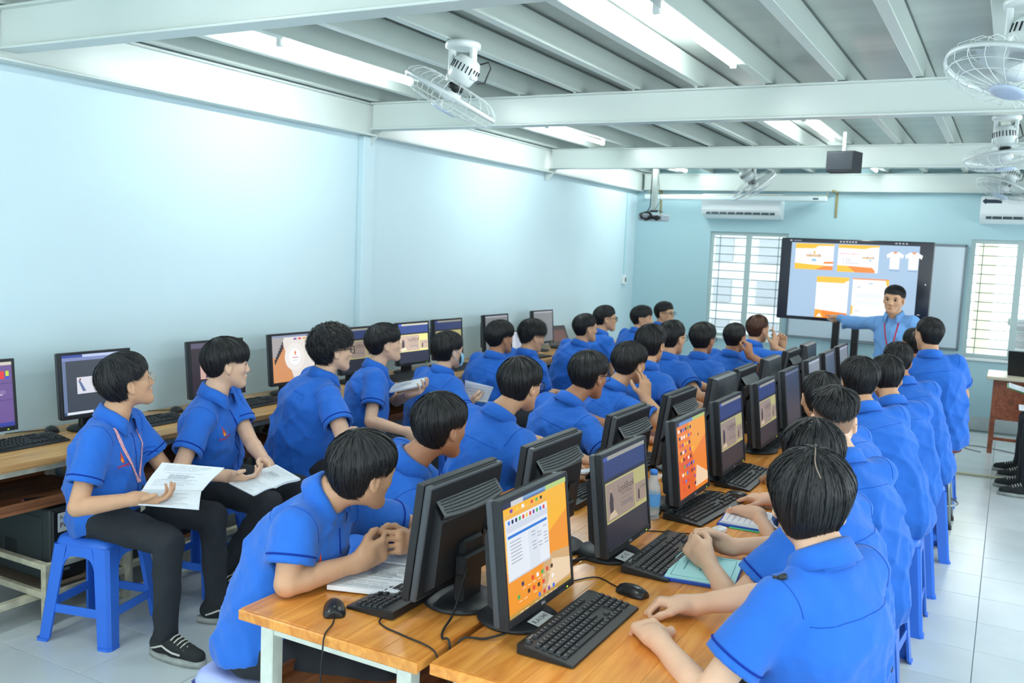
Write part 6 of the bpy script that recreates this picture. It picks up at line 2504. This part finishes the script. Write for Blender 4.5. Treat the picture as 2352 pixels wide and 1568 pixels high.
booklet('curled white handout held upright by the masked student', [(((-3.22, 5.30, .745), (-3.08, 5.38, .735), (-3.0, 5.32, .86), (-3.20, 5.28, .89)), .004), (((-3.22, 5.30, .745), (-3.08, 5.38, .735), (-3.03, 5.30, .76), (-3.17, 5.22, .77)), .003)])

# ---- left side of the centre desks ---------------------------------------
h_ = (-1.70, 2.22, 1.10)
C1 = person('student leaning on the near desk with clasped hands, closest at the centre left', h_, (-1.97, 2.10), 10, look(h_, -14), hp=-6, hr=-6, by=22, hair='long', h=.0042, skin=1, face=True, seed=7, nb=(-.06, -.02, .05), girth=1.0,
            arms={'R': dict(el=(-1.76, 1.955, .812), w=(-1.668, 2.17, .835), f=(.35, .85, .28), n=(-.85, .35, .1), pose='clasp'), 'L': dict(el=(-1.72, 2.60, .815), w=(-1.645, 2.385, .845), f=(.25, -.80, .25), n=(-.85, -.35, -.1), pose='grip')})
badge_and_pocket(C1)
booklet('thick open textbook under the forearm of the leaning student', [(((-1.735, 2.30, .785), (-1.50, 2.36, .785), (-1.455, 2.14, .79), (-1.70, 2.06, .79)), .014), (((-1.735, 2.31, .79), (-1.50, 2.37, .79), (-1.545, 2.56, .795), (-1.78, 2.50, .795)), .018)])
stool(-2.0, 2.08, 8, 'pale lilac plastic stool under the leaning student', 'l')
h_ = (-1.835, 2.865, 1.122)
C2 = person('student with rounded black hair just behind the leaning student', h_, (-2.10, 2.86), 52, look(h_, -10), hp=-4, by=58, hair='long', h=.005, skin=2, face=True, seed=8, nb=(-.06, -.02, .0),
            arms={'R': lap((-1.66, 2.72, .80), (.9, .3, -.1), (0, 0, -1), 'relax', (-.1, -.8, -.5)), 'L': lap((-1.68, 3.02, .80), (.9, -.2, -.1), (0, 0, -1), 'relax')})
stool(-2.12, 2.86, 12, 'blue plastic stool under the round-haired student behind the leaning one')
CR = [((-1.955, 3.725, 1.17), (-2.10, 3.62), 76, 0, 'long', 1, 'black', .0055, 'broad-backed student in glasses, third along the left centre desks', 1.14),
      ((-1.92, 4.435, 1.142), (-2.08, 4.33), 70, -4, 'quiff', 2, 'black', .006, 'student with thick wavy hair and glasses, fourth along the left centre desks', 1.1)]
for i, (h_, pv, cy, dl, hs_, sk, gl, hh, lb, g) in enumerate(CR):
    person(lb, h_, pv, cy, look(h_, dl - 6), hp=-6, by=66, hair=hs_, h=hh, skin=sk, glasses=gl, seed=40 + i, girth=g, nb=(-.04, -.05, 0),
           arms={'R': lap((-1.68, pv[1] + .06, .805), (.9, .4, -.1), (0, 0, -1), 'relax', (.6, -.8, -.5)), 'L': lap((-1.72, pv[1] + .34, .805), (.9, .1, -.1), (0, 0, -1), 'relax', (-.6, .8, -.5))})
    stool(pv[0], pv[1], 9 * i, ('blue plastic stool under the broad-backed student', 'blue plastic stool under the wavy-haired student with glasses')[i])
booklet('folded white booklet on the desk behind the second rear-facing monitor', [(((-1.70, 3.70, .80), (-1.62, 3.92, .80), (-1.50, 3.88, .83), (-1.58, 3.66, .83)), .008)])
h_ = (-1.955, 5.115, 1.14)
C5 = person('student with a mushroom haircut resting fingers against the mouth', h_, (-2.10, 5.05), 52, look(h_, -10), hp=-2, by=60, hair='bowl', h=.0055, skin=1, face=True, seed=9, nb=(-.03, -.02, 0),
            arms={'R': lap((-1.815, 5.02, .965), (-.10, .18, .95), (-.75, .55, .15), 'relax', (.9, -.6, -.8)), 'L': lap((-1.72, 5.25, .805), (.8, -.5, -.1), (0, 0, -1), 'relax')})
stool(-2.11, 5.05, 15, 'blue plastic stool under the student with fingers at the mouth')
CR = [((-2.02, 5.65, 1.21), (-2.12, 5.56), 82, 2, 'quiff', 1, None, 'student with tall tousled hair, sixth along the left centre desks'), ((-2.10, 6.31, 1.20), (-2.15, 6.2), 70, -6, 'neat', 1, 'black', 'student in black glasses, seventh along the left centre desks'),
      ((-2.07, 6.97, 1.15), (-2.12, 6.85), 88, 0, 'quiff', 2, 'black', 'student with hair over the collar, eighth along the left centre desks')]
for i, (h_, pv, cy, dl, hs_, sk, gl, lb) in enumerate(CR):
    person(lb, h_, pv, cy, look(h_, dl), by=66, hair=hs_, h=.0085, skin=sk, glasses=gl, face=gl is not None, seed=60 + i, stitch=False,
           arms={'R': lap((-1.70, pv[1] + .05, .805), (.9, .4, -.1), (0, 0, -1), 'relax', (.6, -.8, -.5)), 'L': lap((-1.75, pv[1] + .32, .805), (.9, .1, -.1), (0, 0, -1), 'relax', (-.6, .8, -.5))})
    stool(pv[0], pv[1], 6 * i, 'blue plastic stool under the %s along the left centre desks' % ('tousle-haired sixth student', 'seventh student in glasses', 'eighth student')[i])
h_ = (-1.955, 7.48, 1.135)
person('student raising a curled hand beside the chin, ninth along the left centre desks', h_, (-2.12, 7.38), 74, look(h_, 0), by=66, hair='short', h=.0075, skin=2, seed=66, stitch=False,
       arms={'R': lap((-1.80, 7.36, 1.02), (-.15, .1, .95), (-.8, .3, .3), 'grip', (.9, -.5, -.8)), 'L': lap((-1.72, 7.6, .805), (.9, .1, -.1), (0, 0, -1), 'relax')})
stool(-2.12, 7.38, 10, 'blue plastic stool under the student raising a curled hand')
h_ = (-1.96, 8.27, 1.16)
person('student with brown hair holding both hands up, farthest along the left centre desks', h_, (-2.08, 8.16), 66, look(h_, -6), by=66, hair='short', hairm=HAIRB, h=.0075, skin=1, face=True, seed=67, stitch=False, hs=1.04,
       arms={'R': lap((-1.80, 8.22, 1.02), (.1, .2, .95), (-.8, .5, .2), 'spread', (.8, -.5, -.9)), 'L': lap((-1.76, 8.38, 1.02), (.0, -.15, .95), (.2, -.9, .1), 'grip', (.2, .6, -.9))})
stool(-2.08, 8.16, 10, 'blue plastic stool under the brown-haired student')

# ---- right side of the centre desks ---------------------------------------
h_ = (-.398, 2.35, 1.195)
R1 = person('student seen from behind with a straight centre parting, closest at the right', h_, (-.36, 2.37), 150, look(h_, 5), hp=-10, by=118, hair='part', h=.0042, skin=0, seed=10, nb=(.025, -.02, .022), hs=1.09,
            arms={'L': lap((-.735, 2.235, .80), (-.62, .62, .02), (.1, .1, -1), 'hold', (.5, -.8, -.55)), 'R': lap((-.73, 2.50, .805), (-.90, -.30, .02), (-.1, -.35, -1), 'grip', (.3, .8, -.5))})
_p = R1['Sc'] - R1['rr'] * .155 + R1['axis'] * .3
_hit = R1['bvh'].ray_cast(Vector(_p), Vector(-R1['axis']), 1.0)
t = thing('clip_microphone', 'small black clip-on microphone on the near student\'s shoulder', 'microphone', tuple(_hit[0] if _hit[0] is not None else Vector(_p)))
b = MB(); b.smooth = True
b.lathe([(.006, -.002), (.008, .004), (.008, .016), (.004, .021)], 12, Matrix.Rotation(rad(60), 4, 'Y')); b.build('capsule', DARKP, t)
b = MB(); b.box((-.014, -.004, -.003), (.008, .004, .004), .001); b.build('clip', DARKP, t)
stool(-.37, 2.37, 5, 'blue plastic stool under the parted-hair student at the near right')
h_ = (-.505, 2.97, 1.175)
R2 = person('student with clasped hands over the pale blue folder, partly hidden at the right', h_, (-.39, 2.97), 160, look(h_, 12), hp=-14, by=118, hair='long', h=.0045, skin=0, seed=12, nb=(.02, -.01, .02),
            arms={'L': lap((-.80, 2.885, .815), (-.70, .45, .28), (.35, .75, -.4), 'clasp', (.3, -.8, -.5)), 'R': lap((-.775, 3.065, .815), (-.85, -.15, .25), (-.1, -.9, -.3), 'clasp', (.3, .8, -.5))})
stool(-.40, 2.97, 0, 'blue plastic stool under the student with the pale blue folder')
h_ = (-.565, 3.72, 1.18)
R3 = person('student with a high faded haircut and glasses arms, third at the right', h_, (-.40, 3.62), 132, look(h_, 10), hp=-10, by=114, hair='under', h=.005, skin=0, glasses='black', seed=13, nb=(.03, -.03, 0),
            arms={'L': lap((-.80, 3.56, .805), (-.9, .3, 0), (0, 0, -1), 'relax', (.3, -.8, -.5)), 'R': lap((-.80, 3.81, .805), (-.95, .1, -.05), (0, 0, -1), 'relax', (.4, .8, -.5))})
stool(-.41, 3.60, 4, 'blue plastic stool third along the right aisle')
RR = [((-.735, 4.42, 1.165), (-.45, 4.28), 140, 8, 'short', 1, 'student with cropped round hair, mostly hidden behind the high-fade student', .008, .465, 1.0),
      ((-.655, 5.04, 1.18), (-.42, 4.92), 120, 8, 'quiff', 1, 'student with swept-back hair and whorl, fifth at the right', .007, .465, 1.08),
      ((-.585, 5.62, 1.15), (-.42, 5.52), 115, 6, 'neat', 1, 'student with plain short black hair, sixth at the right', .008, .465, 1.0),
      ((-.60, 6.32, 1.18), (-.40, 6.2), 116, 8, 'short', 2, 'student with rounded cropped hair and a wide back, seventh at the right', .008, .465, 1.12)]
for i, (h_, pv, cy, dl, hs_, sk, lb, hh, st, g) in enumerate(RR):
    person(lb, h_, pv, cy, look(h_, dl), hp=-6, by=112, hair=hs_, h=hh, skin=sk, seed=80 + i, girth=g, seat=st, nb=(.03, -.03, 0),
           arms={'L': lap((-.82, pv[1] - .08, .805), (-.9, .3, 0), (0, 0, -1), 'relax', (.3, -.8, -.5)), 'R': lap((-.80, pv[1] + .22, .805), (-.95, .1, -.05), (0, 0, -1), 'relax', (.4, .8, -.5))})
    stool(pv[0], pv[1], 5 * i - 4, 'blue plastic stool %s along the right aisle' % ('fourth', 'fifth', 'sixth', 'seventh')[i])
h_ = (-.475, 7.0, 1.315)
person('tall student with thinning crown seated high on a steel stool, front of the right row', h_, (-.37, 6.98), 108, look(h_, 14), hp=-2, by=108, hair='short', h=.0075, skin=1, seed=90, seat=.56, girth=1.16, glasses='wire',
       arms={'R': lap((-.40, 7.30, .80), (-.6, .7, -.2), (0, 0, -1), 'relax', (.9, .0, -.5))})
t = thing('steel_stool', 'round steel stool with dark seat under the tall student at the right front', 'stool', (-.36, 6.99, 0))
b = MB(); b.smooth = True
b.lathe([(.15, .525), (.16, .535), (.16, .552), (.15, .56), (.02, .561)], 28); b.build('seat', mat('dark_red_seat', S(110, 50, 40), .5), t)
for k in range(4):
    a = PI / 4 + k * PI / 2
    b = MB(); b.smooth = True
    b.tube([(.11 * math.cos(a), .11 * math.sin(a), .525), (.185 * math.cos(a), .185 * math.sin(a), .02)], .011, 10); lg = b.build('leg', mat('brushed_steel_tube', S(170, 178, 178), .3, metal=.8), t)
    b = MB(); b.smooth = True
    b.tube([(.185 * math.cos(a), .185 * math.sin(a), .03), (.187 * math.cos(a), .187 * math.sin(a), .0)], .015, 10); b.build('rubber_foot', DARKP, lg)
b = MB(); b.smooth = True
b.tube([(.165 * math.cos(a), .165 * math.sin(a), .16) for a in np.linspace(0, 2 * PI, 33)[:-1]], .007, 6, closed=True); b.build('foot_ring', mat('brushed_steel_tube', S(170, 178, 178)), t)
h_ = (-.62, 7.72, 1.18)
person('dark-haired student half hidden between the front two at the right', h_, (-.42, 7.66), 120, look(h_, 16), by=112, hair='neat', h=.009, skin=2, seed=91, stitch=False)
stool(-.42, 7.66, 0, 'blue plastic stool at the far front of the right aisle')

# ---- teacher ---------------------------------------------------------------
TSH = mat('pale_blue_shirt', S(118, 168, 226), .8, spec=.25, noise=.04, nscale=10, bump=.1, bscale=900)
h_ = (-.885, 8.6, 1.488)
T = person('teacher in a pale blue long-sleeved shirt with red lanyard pointing at the display', h_, (-.83, 8.66), 258, 262, hp=-4, hr=3, by=262, seat=.86, stand=True, hair='short', h=.0055, skin=1, face=True, seed=95, shirt=TSH, sleeve='long', group=None, hs=1.0,
           arms={'R': lap((-1.40, 9.06, 1.27), (-.62, .75, .0), (-.3, -.3, -1), 'point', (.2, .3, -1)), 'L': lap((-.62, 8.62, .86), (0, 0, -1), (-1, 0, 0), 'relax', (.6, .6, -.2))}, shoes='plain')
RED = mat('red_lanyard_ribbon', S(190, 40, 70), .7)
for s_ in (-1, 1):
    lay_ribbon(T, [(.06 * s_, -.03), (.055 * s_, -.08), (.04 * s_, -.16), (.02 * s_, -.25), (.004 * s_, -.32)], .012, 'lanyard', RED, T['root'])
b = MB(); c_ = T['Sc'] - T['axis'] * .36 + T['ff'] * .15 - T['RO']
b.M = Matrix.Translation(Vector(c_)); b.box((-.03, -.003, -.045), (.03, .003, .045), .003); b.build('id_card', mat('dark_badge', S(60, 50, 56), .4), T['root'])

# ---- students at the right edge, only legs and hands reach into view ---------
for i, (pv, hx, lb) in enumerate((((.64, 9.0), (.60, 8.98, 1.14), 'seated student at the right edge holding a green-edged clipboard, farther of the two'), ((.66, 8.33), (.62, 8.31, 1.14), 'seated student at the right edge with loose white papers, nearer of the two'))):
    person(lb, hx, pv, 178, 150, by=180, hair='neat', h=.009, skin=2, seed=100 + i, stitch=False, legs=[(184, -.02), (172, .02)], shoes='plain',
           arms={'R': lap((pv[0] - .30, pv[1] + .12, .70), (-.8, -.4, 0), (0, 0, 1), 'hold', (.5, .8, -.5)), 'L': lap((pv[0] - .30, pv[1] - .12, .70), (-.8, .4, 0), (0, 0, 1), 'hold', (.5, -.8, -.5))})
    stool(pv[0], pv[1], 8 * i, ('blue plastic stool under the farther student at the right edge', 'blue plastic stool under the nearer student at the right edge')[i])
GREEN = mat('green_clipboard', S(40, 150, 80), .5)
booklet('green-edged clipboard of papers held at the right edge', [(((.26, 8.84, .735), (.26, 9.16, .735), (.06, 9.16, .80), (.06, 8.84, .80)), .008)], ((.27, 8.82, .725), (.27, 9.18, .725), (.045, 9.18, .792), (.045, 8.82, .792)), 'clipboard', cm=GREEN)
booklet('loose white papers on a lap at the right edge', [(((.36, 8.18, .70), (.36, 8.46, .70), (.14, 8.46, .705), (.14, 8.18, .705)), .010)])

# ---- things on the right centre desks ---------------------------------------
BLUEC = mat('royal_blue_card', S(32, 82, 190), .45)
CYANP = attr_mat('cyan_cover', 0, .5)
t = thing('folder', 'pale blue printed report with a dark blue spine under the clasped hands', 'folder', (-.895, 2.735, HD), rad(8))
b = MB(); b.box((0, 0, 0), (.225, .27, .012), .002); b.build('back_cover', BLUEC, t)
b = MB(); b.box((.006, .004, .012), (.222, .266, .017)); b.build('paper', mat('pale_cyan_paper', S(176, 232, 236), .6), t)
b = MB(); b.color = S(90, 150, 160)
for (x0, y0, x1, y1) in ((.02, .02, .205, .022), (.02, .248, .205, .25), (.02, .02, .022, .25), (.203, .02, .205, .25), (.10, .10, .105, .17), (.125, .08, .13, .19), (.145, .10, .149, .17), (.05, .09, .054, .18)):
    b.box((x0, y0, .0172), (x1, y1, .0175))
b.build('printed_lines', INK, t, kind='stuff')
t = thing('clipboard', 'blue clipboard with loose printed sheets under a hand', 'clipboard', (-.92, 3.43, HD), rad(4))
b = MB(); b.box((0, 0, 0), (.30, .235, .010), .002); b.build('board', BLUEC, t)
b = MB(); b.box((.05, -.012, -.0), (.32, .06, .004), .001); b.build('green_sheet', mat('green_sheet', S(70, 190, 140), .6), t)
for k in range(3):
    b = MB(); b.M = Matrix.Rotation(rad(-3 + 3 * k), 4, 'Z'); b.box((.008 + .004 * k, .012, .010 + .003 * k), (.28, .225, .0128 + .003 * k)); b.build('sheet', PAPER, t)
b = MB(); b.color = S(150, 165, 210)
for k in range(9):
    b.box((.03 + k * .022, .03, .0192), (.0325 + k * .022, .19 - .03 * (k % 3), .0195))
b.build('printed_lines', INK, t, kind='stuff')
t = thing('earbud_case', 'small glossy white earbud case on the right centre desk', 'earbud case', (-.885, 3.345, HD), rad(75))
Fd = Field((-.04, -.03, -.01), (.04, .03, .035), .003)
Fd.box(A3((0, 0, .011)), np.eye(3), (.029, .022, .0115), .0105, k=.004)
_V, _F = Fd.mesh()
new_obj('shell', np_mesh('shell', _V, _F, mat('glossy_white_plastic', S(240, 242, 244), .12, coat=.3)), t)
b = MB(); b.smooth = True
b.tube([(x, y, .0145) for x, y in rounded_rect(.0292, .0222, .0105)], .0004, 4, closed=True); b.build('lid_seam', DARKP, t)
t = thing('water_bottle', 'clear plastic water bottle between the third monitors', 'bottle', (-1.16, 3.36, HD))
b = MB(); b.smooth = True
b.lathe([(.028, 0), (.031, .01), (.029, .03), (.031, .05), (.029, .07), (.031, .09), (.030, .13), (.014, .165), (.013, .18)], 18); b.build('bottle', mat('clear_bottle', S(200, 226, 240), .08, alpha=.35), t)
b = MB(); b.smooth = True
b.lathe([(.015, .178), (.015, .195), (.012, .197)], 14); b.build('cap', mat('blue_cap', S(60, 130, 220), .4), t)
b = MB(); b.smooth = True
b.lathe([(.0315, .055), (.0315, .105)], 18, cap=False); b.build('label', mat('blue_label', S(90, 160, 225), .5), t)
t = thing('phone', 'black phone on the wall desk by the booklet of the mushroom-haircut student', 'phone', (-3.86, 5.62, HD), rad(20))
b = MB(); b.box((-.037, -.075, 0), (.037, .075, .009), .003); b.build('case', DARKP, t)
b = MB(); b.box((-.033, -.070, .009), (.033, .070, .0097)); b.build('glass', mat('phone_glass', S(18, 18, 20)), t)
for r_ in (stool_b, stool_l):
    pass
